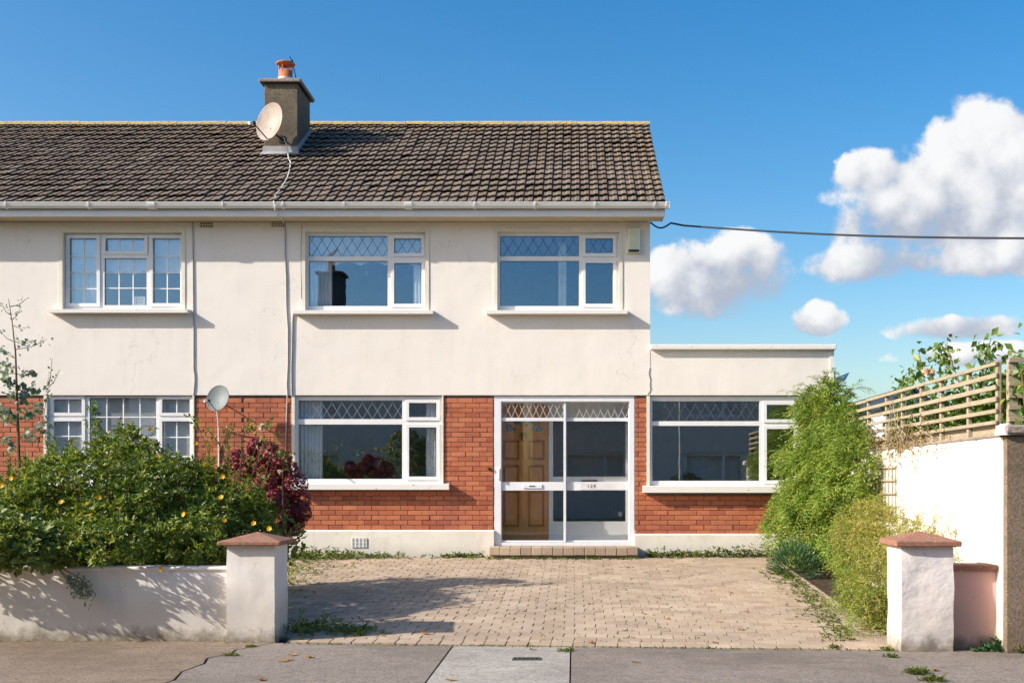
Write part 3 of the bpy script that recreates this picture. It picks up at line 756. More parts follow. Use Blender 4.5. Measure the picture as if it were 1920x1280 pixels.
# timber door with raised panels and a fan of stained glass
dx0, dx1 = dh[0] + 0.004, dh[1] - 0.004
xm = (fx(945, YH) + fx(1018, YH)) / 2
pan = [(xm + sx_ * 0.20 - 0.135, xm + sx_ * 0.20 + 0.135, za, zb) for za, zb in ((fz(862, YH), fz(824, YH)), (fz(908, YH), fz(871, YH)), (fz(988, YH), fz(919, YH))) for sx_ in (-1, 1)]
fd = B('door_wood').plate(dx0, dx1, dh[2] + 0.003, dh[3] - 0.003, pan, YH + 0.012, YH + 0.056).build('front_door', house)
B('door_wood').box(dx0 + 0.01, dx1 - 0.01, YH + 0.0565, YH + 0.062, dh[2] + 0.01, dh[3] - 0.01).build('door_back', fd)
for (xa_, xb__, za, zb) in pan:
    i = 0.045; q = 0.018
    B('door_wood').add([(xa_ + q, YH + 0.055, za + q), (xb__ - q, YH + 0.055, za + q), (xb__ - q, YH + 0.055, zb - q), (xa_ + q, YH + 0.055, zb - q), (xa_ + i, YH + 0.022, za + i), (xb__ - i, YH + 0.022, za + i), (xb__ - i, YH + 0.022, zb - i), (xa_ + i, YH + 0.022, zb - i)],
                       [(4, 5, 6, 7), (0, 1, 5, 4), (1, 2, 6, 5), (2, 3, 7, 6), (3, 0, 4, 7)]).build('panel', fd)
fz0 = fz(811, YH)
for k in range(4):
    a0, a1 = math.pi * (k / 4 + 0.025), math.pi * ((k + 1) / 4 - 0.025)
    poly = [(xm + 0.10 * math.cos((a0 + a1) / 2), fz0 + 0.10 * math.sin((a0 + a1) / 2))] + [(xm + 0.31 * math.cos(a0 + (a1 - a0) * q / 5), fz0 + 0.235 * math.sin(a0 + (a1 - a0) * q / 5)) for q in range(6)]
    B('stained_glass').prism(poly, 'y', YH + 0.004, YH + 0.0118).build('fanlight', fd)
B('brass').lathe([(0.0, 0.02), (0.035, 0.015), (0.05, 0.0), (0.035, -0.10), (0.0, -0.13)], (xm, YH + 0.005, fz0 - 0.02), 12).build('knocker', fd, True)
# brick-edged step
st = bpy.data.objects.new('doorstep', None); st.location = (fx(1056), -0.2, 0); link(st, house)
sx0, sx1 = fx(917, -0.33), fx(1196, -0.33)
B('paver').box(sx0 + 0.01, sx1 - 0.01, -0.32, 0.029, -0.2, 0.093).build('step_core', st)
n_ = 14; wv = (sx1 - sx0) / n_
stm = B('paver').bbox(-wv / 2 + 0.003, wv / 2 - 0.003, -0.05, 0.055, -0.12, 0, 0.006).mesh('step_block')
stm2 = B('paver').bbox(-wv / 2 + 0.003, wv / 2 - 0.003, -0.06, 0.06, -0.05, 0, 0.005).mesh('step_block')
for k in range(n_):
    xx = sx0 + wv * (k + 0.5)
    mobj('step_block', stm, st, (xx, -0.335, 0.095 + random.gauss(0, 0.002)), (random.gauss(0, 0.01), 0, random.gauss(0, 0.008)))
    mobj('step_block', stm2, st, (xx, -0.210, 0.098 + random.gauss(0, 0.0015))); mobj('step_block', stm2, st, (xx, -0.087, 0.099 + random.gauss(0, 0.0015)))

# ------------------------------------------------------------------ roof
YE, ZE, YR, ZR = -0.40, 5.235, 3.39, 7.575
pitch = math.atan2(ZR - ZE, YR - YE); slope = math.hypot(ZR - ZE, YR - YE)
XV = 1.374
GA = slope / 16.6; TW = 0.1415
TL = GA * 1.22
def tile_mesh():
    prof = [(0, -0.030), (0.025, 0.0), (0.40, 0.001), (0.50, 0.012), (0.56, 0.0145), (0.88, 0.0145), (0.905, 0.008), (0.92, -0.030), (1.0, -0.030)]
    mb = MB().mat('roof_tile'); n = len(prof); th = 0.016
    vs_ = [(u * TW, 0, hh + th) for u, hh in prof] + [(u * TW, TL, hh + th) for u, hh in prof] + [(u * TW, 0.004, hh) for u, hh in prof]
    fs = [(i, i + 1, n + i + 1, n + i) for i in range(n - 1)] + [(2 * n + i, 2 * n + i + 1, i + 1, i) for i in range(n - 1)] + [(n - 1, 2 * n + n - 1, 2 * n - 1), (0, n, 2 * n)]
    mb.add(vs_, fs); return mb.mesh('tile')
tm = tile_mesh(); t_v = [v.co.copy() for v in tm.vertices]; t_f = [tuple(p.vertices) for p in tm.polygons]
def roof(h, x0, x1, xvis0, verge):
    dk = MB().mat('slate'); e = 0.012
    for (ya, za, yb_, zb_) in ((YE, ZE, YR, ZR), (2 * YR - YE, ZE, YR, ZR)):
        dk.add([(x0, ya, za - e), (x1, ya, za - e), (x1, yb_, zb_ - e), (x0, yb_, zb_ - e), (x0, ya, za - e - 0.06), (x1, ya, za - e - 0.06), (x1, yb_, zb_ - e - 0.06), (x0, yb_, zb_ - e - 0.06)],
               [(0, 1, 2, 3), (7, 6, 5, 4), (0, 4, 5, 1), (1, 5, 6, 2), (2, 6, 7, 3), (3, 7, 4, 0)])
    rf = dk.build('roof', h)
    base = Matrix.Translation((0, YE, ZE)) @ Matrix.Rotation(pitch, 4, 'X')
    st_ = MB().mat('roof_tile'); n = 0
    nc = int(math.ceil((x1 - x0) / TW))
    for r in range(17):
        for c in range(nc):
            xt = x1 - (c + 1) * TW
            v0 = r * GA - 0.04
            if xt < x0 - 0.06: continue
            M = base @ Matrix.Translation((xt, v0 + random.gauss(0, 0.004) + 0.010 * math.sin(xt * 1.3 + r * 0.4) - (0.035 if random.random() < 0.008 else 0), 0.044 + random.gauss(0, 0.003) + 0.010 * math.sin(xt * 0.9 + r * 0.5))) @ Matrix.Rotation(-0.14 + random.gauss(0, 0.012), 4, 'X') @ Matrix.Rotation(random.gauss(0, 0.010), 4, 'Z')
            yy = v0 * math.cos(pitch) + YE
            if r == 16: M = M @ Matrix.Diagonal((1, 0.62, 1, 1))
            if n < 300 and xt > xvis0 and r < 16:
                o = bpy.data.objects.new('tile', tm); o.matrix_basis = M; COL.objects.link(o); o.parent = rf; n += 1
            else: st_.add([M @ v for v in t_v], t_f)
    tag(st_.build('tile', rf), kind='stuff')
    # half-round ridge tiles bedded in mortar
    k = 0; x = x1 + (0.012 if verge else 0)
    while x > x0:
        l = 0.445; xa = max(x - l, x0)
        pr = [(YR + 0.125 * math.cos(a), ZR + 0.0 + 0.085 * math.sin(a) + (0.004 if k % 2 else 0) + random.uniform(-0.003, 0.003)) for a in [math.pi * q / 8 for q in range(9)]]
        if xa - x0 < 0.1: xa = x0
        B('ridge_tile').prism(pr[::-1], 'x', xa + 0.006, x).build('ridge_tile', rf); x = xa; k += 1
    return rf
rf_h = roof(house, XP, XV, XP - 0.1, True)
XRN = XV - int(math.ceil((XV - XP) / TW)) * TW
rf_n = roof(nbr, XLL, XRN if XRN > XP - 0.061 else XRN + TW, fx(-8, -0.4), False)
# verge: mortar bed and barge under the last tiles
B('trim_cream').prism([(YE + 0.05, ZE - 0.075), (YE + 0.05, ZE - 0.17), (YR, ZR - 0.17), (YR, ZR - 0.075)], 'x', XV - 0.03, XV - 0.005).build('bargeboard', house)
B('soffit').prism([(YE + 0.06, Z_SOF + 0.02), (0.0, Z_SOF + 0.02), (YR, ZR - 0.18), (YR, ZR - 0.14)], 'x', XCR, XV - 0.03).build('verge_soffit', house)

def gutter(h, x0, x1, cut=0.06):
    yg, zg, r = -0.415, 5.245, 0.056
    arc = [math.pi * q / 10 for q in range(11)]
    prof = [(yg - r * math.cos(a), zg - r * 1.5 * math.sin(a)) for a in arc]
    prof = [(yg - r - 0.006, zg), (yg - r - 0.006, zg - 0.012)] + prof[1:-1] + [(yg + r, zg)] + [(yg + (r - 0.006) * math.cos(math.pi - a), zg - (r * 1.5 - 0.006) * math.sin(a)) for a in arc][::-1][1:]
    gt = B('gutter_white').prism(prof, 'x', x0, x1).build('gutter', h)
    for px in (10, 165, 283, 417, 530, 645, 765, 890, 1003, 1116, 1228, 1250):
        X = fx(px, -0.47)
        if not x0 < X < x1 + 0.01: continue
        big = px in (283, 765); w_ = 0.055 if big else 0.012
        p2 = [(yg - (r + 0.012) * math.cos(a), zg - (r + 0.008) * 1.5 * math.sin(a)) for a in arc]
        p2 = [(p2[0][0], zg + 0.006)] + p2 + [(p2[-1][0], zg - 0.001)] + [(yg - (r + 0.002) * math.cos(a), zg - (r + 0.001) * 1.5 * math.sin(a)) for a in arc][::-1]
        B('gutter_white').prism(p2, 'x', X - w_, X + w_).build('gutter_bracket', gt)
    B('upvc').plate(x0, x1 - cut, Z_SOF, 5.215, [], -0.352, -0.334).build('fascia', h)
    B('upvc').box(x0, x1 - cut - 0.002, -0.358, -0.3525, Z_SOF + 0.004, Z_SOF + 0.022).build('fascia_lip', h)
    B('soffit').box(x0, x1 - cut - 0.005, -0.333, -0.001, Z_SOF + 0.006, Z_SOF + 0.02).build('soffit', h)
    return gt
gt = gutter(house, XP, fx(1255, -0.47)); gutter(nbr, XLL, XP - 0.001, 0.0)
B('gutter_white').box(fx(1255, -0.47), fx(1255, -0.47) + 0.006, -0.476, -0.357, 5.15, 5.248).build('stop_end', gt)

# chimney on the front slope
YC = 1.80
cx0, cx1 = fx(495.5, YC), fx(558, YC)
yb_ = 2.71; zt = fz(156, YC)
ch = B('chimney_render').bbox(cx0, cx1, YC, yb_, 6.1, zt, 0.008).build('chimney', house)
B('coping_concrete').bbox(cx0 - 0.075, cx1 + 0.07, YC - 0.07, yb_ + 0.07, zt, zt + 0.06, 0.012).build('chimney_cap', ch)
B('black_plastic').box(cx0 - 0.055, cx1 + 0.05, YC - 0.05, yb_ + 0.05, zt - 0.012, zt - 0.001).build('cap_strip', ch)  # thin black strip just below the cap
zf = ZE + (YC - YE) * math.tan(pitch)
B('flashing').add([(cx0 - 0.02, YC - 0.014, zf + 0.15), (cx1 + 0.02, YC - 0.014, zf + 0.15), (cx1 + 0.03, YC - 0.014, zf + 0.055), (cx0 - 0.03, YC - 0.014, zf + 0.055), (cx0 - 0.05, YC - 0.16, zf - 0.045 + 0.02), (cx1 + 0.05, YC - 0.16, zf - 0.045 + 0.02),
                   (cx0 - 0.02, YC - 0.002, zf + 0.152), (cx1 + 0.02, YC - 0.002, zf + 0.152)], [(0, 3, 2, 1), (3, 4, 5, 2), (0, 1, 7, 6)]).build('flashing', ch)
B('flashing').prism([(YC - 0.02, zf - 0.05), (YC - 0.02, zf + 0.16), (yb_, zf + 0.16 + (yb_ - YC) * math.tan(pitch)), (yb_, zf - 0.05 + (yb_ - YC) * math.tan(pitch))], 'x', cx1 + 0.002, cx1 + 0.012).build('side_flashing', ch)
pxc = fx(535.5, 2.1); pz = zt + 0.06
B('terracotta').lathe([(0.135, 0), (0.13, 0.09), (0.118, 0.10), (0.115, 0.25), (0.10, 0.25), (0.10, 0.02)], (pxc, 2.1, pz), 24).build('chimney_pot', ch, True)
B('mortar_white').lathe([(0.126, 0.085), (0.1265, 0.125), (0.117, 0.125)], (pxc, 2.1, pz), 24).build('pot_band', ch)
cw = B('terracotta').lathe([(0.0, 0.42), (0.06, 0.41), (0.15, 0.385), (0.165, 0.365), (0.15, 0.355), (0.05, 0.315), (0, 0.315)], (pxc, 2.1, pz), 24).build('cowl', ch, True)
for k in range(6):
    a = k * math.pi / 3 + 0.3
    B('terracotta').tube([(pxc + 0.11 * math.cos(a), 2.1 + 0.11 * math.sin(a), pz + 0.22), (pxc + 0.11 * math.cos(a), 2.1 + 0.11 * math.sin(a), pz + 0.37)], 0.009, 6).build('cowl_leg', ch)
B('terracotta').lathe([(0.10, 0), (0.09, 0.06), (0.06, 0.06)], (pxc + 0.12, 2.45, pz), 16).build('chimney_pot', ch)
B('cable_black').tube([(pxc + 0.06, 2.15, pz + 0.52), (pxc + 0.10, 2.2, pz + 0.42), (pxc + 0.17, 2.28, pz + 0.02)], 0.008, 5).build('aerial_stay', ch)
B('cable_black').tube([(pxc + 0.09, 2.2, pz + 0.40), (pxc + 0.09, 2.2, pz + 0.48)], [0.03, 0.012], 6).build('aerial_stay', ch)

# vents, cracks and other small fittings on the wall
def vent(h, px0, px1, py0, py1, cols, rows_, mat='vent_pale', y=-0.002):
    o = PX(px0, px1, py0, py1); hs = []
    cw_, rh = (o[1] - o[0]) / cols, (o[3] - o[2]) / rows_
    for i in range(cols):
        for j in range(rows_): hs.append((o[0] + i * cw_ + cw_ * 0.18, o[0] + (i + 1) * cw_ - cw_ * 0.18, o[2] + j * rh + rh * 0.22, o[2] + (j + 1) * rh - rh * 0.22))
    v = B(mat).plate(*o, hs, y - 0.010, y).build('air_vent', h)
    B('black_plastic').box(o[0] + 0.004, o[1] - 0.004, y - 0.0025, y - 0.0005, o[2] + 0.004, o[3] - 0.004).build('vent_dark_sheet', v)  # black sheet behind the slots stands for the shade inside
vent(nbr, 375, 400, 412, 427, 5, 3); vent(house, 509, 534, 411, 426, 6, 4)
vent(house, 660, 688, 1008, 1026, 4, 7, 'upvc', -0.014)
B('black_plastic').bbox(fx(915), fx(920), -0.006, 0.02, fz(881), fz(876), 0.004).build('doorbell', house)
ck = MB().mat('mortar')
pts = [(1219, 690), (1217, 700), (1220, 712), (1219, 722), (1221, 730), (1216, 738), (1214, 742)]
for (a, c) in zip(pts, pts[1:]):
    wa = 0.006
    ck.add([(fx(a[0]) - wa, -0.0025, fz(a[1])), (fx(a[0]) + wa, -0.0025, fz(a[1])), (fx(c[0]) + wa, -0.0025, fz(c[1])), (fx(c[0]) - wa, -0.0025, fz(c[1]))], [(0, 3, 2, 1)])
ck.build('crack', house)

# ------------------------------------------------------------------ curtains, blinds and lamp inside
def curtain(px0, px1, py0, py1, label, y=0.18, waves=6, amp=0.018, lean=0.0, mat='curtain', group=None):
    x0, x1, z0, z1 = PX(px0, px1, py0, py1); n = waves * 8; mb = B(mat); vs_ = []; fs = []
    for j in range(7):
        v = j / 6
        for i in range(n + 1):
            u = i / n
            vs_.append((x0 + (x1 - x0) * u + lean * v * (1 - u * 0.3), y + amp * (0.6 + 0.4 * v) * math.sin(2 * math.pi * waves * u + 0.6 * math.sin(3 * v)), z0 + (z1 - z0) * v))
    for j in range(6):
        for i in range(n): k = j * (n + 1) + i; fs.append((k, k + 1, k + n + 2, k + n + 1))
    o = mb.add(vs_, fs).build('curtain', None, True)
    return tag(o, label, 'curtain', group)
curtain(574, 618, 484, 576, 'pale blue curtain at the left of the upper window above the brick bay')
curtain(772, 793, 484, 576, 'narrow pale curtain at the right of the upper window above the brick bay', waves=3)
curtain(555, 600, 744, 902, 'white pleated curtain at the left of the ground-floor window beside the porch', waves=6)
curtain(796, 822, 744, 902, 'white curtain at the right of the ground-floor window beside the porch', waves=4)
curtain(122, 178, 500, 575, 'pale curtain at the left of the Georgian-barred upper window', waves=4, y=0.215)
curtain(1046, 1062, 440, 576, 'thin pale curtain inside the upper window beside the alarm box', y=0.5, waves=2, mat='blind')
def blind(px0, px1, py0, py1, label, y, scallop=0.0, pitch_px=31):
    x0, x1, z0, z1 = PX(px0, px1, py0, py1)
    n = max(4, int((px1 - px0) / 3)); bot = []
    for i in range(n + 1):
        px = px0 + (px1 - px0) * i / n; ph_ = ((px - px0) / pitch_px) % 1
        bot.append((fx(px), z0 + scallop * (abs(math.sin(math.pi * ph_)) )))
    mb = B('blind').prism([(x1, z1), (x0, z1)] + bot, 'y', y, y + 0.004)
    return tag(mb.build('roller_blind'), label, 'blind')
blind(121, 337, 437, 511, 'pale roller blind with a wavy hem in the Georgian-barred upper window', 0.165, 0.05)
blind(574, 795, 435, 494, 'pale roller blind with a scalloped hem in the upper window above the brick bay', 0.165, 0.05, 49)
tag(B('net').add([(fx(u_), v_, fz(w_)) for v_ in (0.16, 0.164) for u_, w_ in ((92, 900), (357, 900), (357, 744), (92, 744))],
                     [(0, 1, 2, 3), (7, 6, 5, 4)]).build('net_curtain'), 'flat grey net curtain behind the ground-floor Georgian window', 'curtain')
lb = thing('light_bulb', (fx(686, 0.8), 0.8, fz(500, 0.8)), 'bare bulb hanging inside the upper window above the brick bay', 'light bulb')
bx, bz = fx(686.5, 0.8), fz(512, 0.8)
B('gull_white').tube([(bx, 0.8, 5.0), (bx, 0.8, bz + 0.05)], 0.004, 5).build('flex', lb)
B('gull_white').lathe([(0.012, 0.06), (0.014, 0.03), (0.03, -0.01), (0.026, -0.035), (0, -0.045)], (bx, 0.8, bz), 12).build('bulb', lb, True)
pfx = thing('photo_frame', (fx(260, 0.2), 0.2, UP['l'][2]), 'small white picture frame standing in the Georgian-barred upper window', 'picture frame')
o = PX(252, 272, 556, 572, 0.18)
B('upvc').plate(*o, [(o[0] + 0.02, o[1] - 0.02, o[2] + 0.02, o[3] - 0.02)], 0.175, 0.19).build('frame', pfx)
B('room_pale').box(o[0] + 0.015, o[1] - 0.015, 0.182, 0.187, o[2] + 0.015, o[3] - 0.015).build('picture', pfx)

# ------------------------------------------------------------------ satellite dishes, alarm box, cables
def dish(c, nrm, rad, mat, label, lnb_dir, wall_pt, squash=1.12, mast=None):
    t = thing('satellite_dish', wall_pt, label, 'satellite dish')
    nrm = Vector(nrm).normalized(); c = Vector(c)
    xax = nrm.cross(Vector((0, 0, 1))).normalized(); yax = xax.cross(nrm).normalized()   # yax up
    M = Matrix((xax, yax, nrm)).transposed()
    mb = MB().mat(mat); dp = rad * 0.22
    prof = [(rad * q / 8, dp * (q / 8) ** 2 - dp) for q in range(9)] + [(rad * 1.025, 0.004), (rad * 1.03, -0.006), (rad * 1.0, -0.014)] + [(rad * q / 8, dp * (q / 8) ** 2 - dp - 0.014) for q in range(7, -1, -1)]
    mb.lathe(prof, (0, 0, 0), 40)
    mb.v = [tuple(c + M @ Vector((v[0], v[1] * squash, v[2]))) for v in mb.v]
    mb.build('reflector', t, True)
    foot = c + M @ Vector((0, -rad * squash * 0.96, -0.01)); tip = c + M @ Vector((0, -rad * 0.62, rad * 1.15))
    B('black_plastic').tube([foot, tip], rad * 0.035, 6).build('arm', t)
    ax = (c + M @ Vector((0, 0, -dp)) - tip).normalized()
    B('black_plastic').tube([tip - ax * 0.03, tip + ax * 0.03], [rad * 0.11, rad * 0.11], 10).build('receiver_clamp', t)
    B('gull_white').tube([tip - ax * 0.10, tip - ax * 0.03], [rad * 0.09, rad * 0.10], 10).build('receiver', t)
    back = c + M @ Vector((0, -rad * 0.35, -dp * 0.9))
    wp = Vector(wall_pt)
    B('black_plastic').tube([back, back.lerp(wp, 0.5) + Vector((0, 0, -0.02)), wp], rad * 0.06, 6).build('bracket', t)
    B('black_plastic').bbox(wp.x - 0.05, wp.x + 0.05, wp.y - 0.012, wp.y, wp.z - 0.06, wp.z + 0.06, 0.003).build('wall_plate', t)
    return t
dc = (fx(505, 1.45), 1.45, fz(228, 1.45))
dish(dc, (-0.50, -0.84, 0.16), 0.285, 'dish_rust', 'large rust-stained satellite dish mounted on the chimney', None, (fx(529, YC), YC, fz(262, YC)))
dish((fx(408, -0.38), -0.38, fz(746, -0.38)), (-0.28, -0.92, 0.26), 0.185, 'dish_grey', 'small grey satellite dish on the brick wall between the houses', None, (fx(412), 0.021, fz(752)), 1.08)
tag(B('cable_white').tube([(fx(411, -0.2), -0.30, fz(768, -0.3)), (fx(411), -0.03, fz(800)), (fx(410), 0.012, fz(850)), (fx(409), 0.012, fz(960))], 0.012, 6).build('cable'), 'white cable running down the bricks below the grey satellite dish', 'cable')

ab = thing('alarm_box', (fx(1187), 0, fz(475)), 'pale green alarm box at the top right corner of the house', 'alarm box')
o = PX(1175, 1201, 430, 475)
B('alarm_cream').prism([(o[0], 0.0), (o[0] + 0.012, -0.055), (o[0] + 0.05, -0.068), (o[1] - 0.012, -0.068), (o[1], -0.055), (o[1], 0.0)][::-1], 'z', o[2], o[3]).build('cover', ab)
B('black_plastic').prism([(fx(1178), -0.0695), (fx(1198), -0.0695), (fx(1198), -0.04), (fx(1178), -0.04)], 'z', fz(474), fz(469.5)).build('strobe', ab)

def wall_cable(pts, label, r=0.008, mat='cable_grey', y=-0.010):
    P_ = []
    for k, p in enumerate(pts):
        yy = p[2] if len(p) > 2 else y
        P_.append((fx(p[0], yy), yy, fz(p[1], yy)))
    return tag(B(mat).tube(P_, r, 6).build('cable'), label, 'cable')
wall_cable([(361.5, 417), (361.5, 470), (362, 540), (363, 620), (363, 690), (365, 705), (364.5, 720), (362.5, 741)], 'thin grey cable down the wall right of the Georgian-barred windows')
wall_cable([(535, 414), (534.5, 480), (536.5, 520), (537, 570), (540, 620), (540, 680), (538, 720), (539, 738), (538, 760, 0.012), (536, 820, 0.012), (534, 900, 0.012), (534, 985, 0.012)], 'pale cable running down from the vent to the brickwork', 0.0095)
wall_cable([(566, 420), (564.5, 470), (564, 500), (565, 560)], 'thin dark cable beside the upper window above the brick bay', 0.005)
wall_cable([(556, 583), (550, 586), (548.5, 600), (548, 640), (546.5, 690), (547, 742)], 'grey cable dropping from the sill end to the ground-floor window', 0.012)
wall_cable([(420, 412), (428, 416, -0.02), (434, 415, -0.04), (437, 409, -0.03)], 'looped cable end under the eaves beside the vent', 0.012, 'vent_pale')
P_ = [(fx(531, 1.7), 1.74, fz(259, 1.74)), (fx(535, 1.6), 1.66, fz(270, 1.66)), (fx(537, 1.5), 1.58, fz(282, 1.58))]
for px, py in ((541, 298), (545, 305), (543, 320), (538, 335), (528, 352), (517, 366), (513, 378)):
    # follow the roof: solve the depth on the tile plane for the surveyed picture height
    lo, hi = YE - 0.1, YR
    for _ in range(30):
        md = (lo + hi) / 2; z_ = ZE + (md - YE) * math.tan(pitch) + 0.055
        if CY - (z_ - ZC) * F / (D + md) > py: lo = md
        else: hi = md
    P_.append((fx(px, lo), lo, ZE + (lo - YE) * math.tan(pitch) + 0.058))
P_ += [(fx(514, -0.49), -0.492, 5.24), (fx(515, -0.49), -0.492, 5.17), (fx(516, -0.38), -0.385, 5.12), (fx(520, -0.37), -0.372, 5.065), (fx(527, -0.3), -0.30, 5.045), (fx(533), -0.01, 5.03)]
tag(B('cable_white').tube(P_, 0.009, 6).build('cable'), 'white aerial cable trailing from the chimney dish over the roof tiles', 'cable')
P_ = [(XCR + 0.004, 0.05, fz(416))]
for k in range(8):
    u = k / 7; P_.append((XCR + 0.02 + 0.30 * u, 0.04, fz(417) - 0.085 * math.sin(math.pi * min(1, u * 1.0)) ** 1 * (1 - 0.2 * u)))
A_, C_ = np.array([XCR + 0.32, 0.04, fz(420)]), np.array([fx(1990, -3.4), -3.4, fz(447, -3.4)])
for k in range(1, 25):
    u = k / 24; q = A_ * (1 - u) + C_ * u; P_.append((q[0], q[1], q[2] - 0.06 * math.sin(math.pi * u)))
tag(B('cable_black').tube(P_, 0.014, 6).build('telephone_wire'), 'black overhead wire leaving the corner under the eaves across the sky', 'wire')

# ------------------------------------------------------------------ boundary walls and pillars
def cap(mb, x0, x1, y0, y1, z0, z1, za):
    mb.bbox(x0, x1, y0, y1, z0, z1, 0.008)
    xm_, ym_ = (x0 + x1) / 2, (y0 + y1) / 2; i = 0.006
    mb.add([(x0 + i, y0 + i, z1 - 0.002), (x1 - i, y0 + i, z1 - 0.002), (x1 - i, y1 - i, z1 - 0.002), (x0 + i, y1 - i, z1 - 0.002), (xm_, ym_, za)], [(0, 1, 4), (1, 2, 4), (2, 3, 4), (3, 0, 4)])
    return mb
def lumpy_box(mat, x0, x1, y0, y1, z0, z1, amp=0.006, n=14):
    # hand-trowelled masonry block: subdivided faces with slightly uneven surface and worn arrises
    mb = MB().mat(mat); rr = random.Random(int((x0 + 20) * 977))
    ph_ = [rr.uniform(0, 6.28) for _ in range(6)]
    def disp(p):
        x, y, z = p
        s = math.sin(x * 9 + ph_[0]) * math.sin(z * 7 + ph_[1]) + 0.6 * math.sin(z * 17 + x * 13 + ph_[2]) + 0.5 * math.sin(y * 15 + z * 11 + ph_[3])
        cx_, cy_ = (x0 + x1) / 2, (y0 + y1) / 2
        d_ = Vector((x - cx_, y - cy_, 0)); return Vector(p) + (d_.normalized() * amp * s if d_.length > 0.01 else Vector((0, 0, 0)))
    nz = max(2, int((z1 - z0) / 0.035)); nx_ = max(2, int((x1 - x0) / 0.045)); ny = max(2, int((y1 - y0) / 0.045))
    ring = [(x0 + (x1 - x0) * i / nx_, y0) for i in range(nx_)] + [(x1, y0 + (y1 - y0) * i / ny) for i in range(ny)] + [(x1 - (x1 - x0) * i / nx_, y1) for i in range(nx_)] + [(x0, y1 - (y1 - y0) * i / ny) for i in range(ny)]
    m_ = len(ring); vs_ = []; fs = []
    for j in range(nz + 1):
        z = z0 + (z1 - z0) * j / nz
        for p in ring: vs_.append(disp((p[0], p[1], z)))
    for j in range(nz):
        for i in range(m_): fs.append((j * m_ + i, j * m_ + (i + 1) % m_, (j + 1) * m_ + (i + 1) % m_, (j + 1) * m_ + i))
    fs.append(tuple(range(nz * m_, (nz + 1) * m_)))
    return mb.add(vs_, fs)
ZP = -0.46
lp = thing('gate_pillar', (-3.03, -6.6, ZP), 'white gate pillar with a red pyramid cap at the end of the left garden wall', 'gate pillar', 'gate pillars')
lumpy_box('white_render', -3.255, -2.805, -6.82, -6.33, ZP, 0.468, 0.004).build('shaft', lp, True, 45)
cap(B('cap_red'), -3.325, -2.735, -6.89, -6.26, 0.468, 0.508, 0.585).build('cap', lp)
rp = thing('gate_pillar', (3.12, -7.2, ZP), 'white gate pillar with a red pyramid cap beside the pink wall', 'gate pillar', 'gate pillars')
lumpy_box('pillar_render', 2.896, 3.356, -7.43, -6.97, ZP, 0.490, 0.0045).build('shaft', rp, True, 45)
cap(B('cap_red'), 2.835, 3.41, -7.49, -6.91, 0.490, 0.540, 0.618).build('cap', rp)
gw = thing('garden_wall', (-7, -6.65, ZP), 'low white rendered front garden wall below the yellow-flowered shrub', 'wall')
lumpy_box('white_render', -13.0, -3.258, -6.745, -6.53, ZP, 0.225, 0.004).build('wall_face', gw, True, 45)
B('white_render').bbox(-13.0, -3.259, -6.765, -6.51, 0.226, 0.262, 0.012).build('coping', gw)
pw_ = thing('pink_wall', (3.6, -7.2, ZP), 'short pink rendered wall between the gate pillar and the tall boundary wall', 'wall')
lumpy_box('pink_render', 3.358, 3.80, -7.28, -7.06, ZP, 0.262, 0.003).build('wall_face', pw_, True, 45)
B('cap_red').bbox(3.357, 3.815, -7.32, -7.03, 0.262, 0.318, 0.012).build('coping', pw_)
XW = 3.79
sw = thing('boundary_wall', (XW + 0.1, -3.7, ZP), 'tall white rendered side wall running back to the house under the trellis', 'wall')
lumpy_box('side_wall_render', XW, XW + 0.22, -7.43, -0.06, -0.5, 1.455, 0.004).build('wall_face', sw, True, 45)
B('coping_concrete').bbox(XW - 0.012, XW + 0.235, -7.40, -0.07, 1.4555, 1.49, 0.01).build('coping', sw)
nw = thing('roughcast_wall', (6, -7.4, ZP), 'brown roughcast wall end at the right edge of the picture', 'wall')
B('roughcast').bbox(XW + 0.004, 9.0, -7.50, -7.436, -0.5, 1.47, 0.01).build('wall_face', nw)
B('coping_concrete').bbox(XW - 0.02, 9.0, -7.56, -7.405, 1.471, 1.56, 0.02).build('coping', nw)
B('sill_paint').lathe([(0.0, 0.075), (0.04, 0.07), (0.07, 0.045), (0.085, 0.0), (0.085, -0.03)], (XW + 0.01, -7.46, 1.50), 14).build('rounded_end', nw, True)

# trellis along the side wall and across the neighbour's wall
XT = 3.84
tr = thing('trellis_fence', (XT, -4.5, 1.49), 'weathered wooden slat trellis on top of the white side wall', 'fence')
for k in range(6):
    z1_ = 2.147 - k * 0.1055
    for a, c in ((-7.20, -4.98), (-4.97, -2.6), (-2.59, -0.9)):
        B('fence_wood').bbox(XT - 0.032 + random.gauss(0, 0.002), XT - 0.010, a, c, z1_ - 0.040 + random.gauss(0, 0.003), z1_ + random.gauss(0, 0.002), 0.003).build('slat', tr)
for k, y in enumerate((-7.165, -6.40, -5.57, -4.88, -4.15, -3.47, -2.6, -1.8, -1.0)):
    B('fence_wood').bbox(XT - 0.009, XT + 0.03, y - 0.026, y + 0.026, 1.492, 2.155 + random.uniform(-0.01, 0.004), 0.003).build('post', tr)
B('fence_wood').bbox(XT + 0.032, XT + 0.05, -7.1, -0.9, 1.495, 1.60, 0.003).build('gravel_board', tr)
t2 = thing('trellis_fence', (4.6, -7.3, 1.56), 'weathered trellis panel above the roughcast wall at the right edge', 'fence')
for k in range(6):
    z1_ = 2.165 - k * 0.1055
    B('fence_wood').bbox(3.885, 7.5, -7.33, -7.308, z1_ - 0.040, z1_, 0.003).build('slat', t2)
for x in (3.885, 4.75, 5.6, 6.5):
    B('fence_wood').bbox(x, x + 0.092, -7.307, -7.26, 1.562, 2.16, 0.004).build('post', t2)
t3 = thing('wall_trellis', (XW, -2.2, 0.9), 'small square wooden trellis fixed flat on the white side wall', 'trellis')
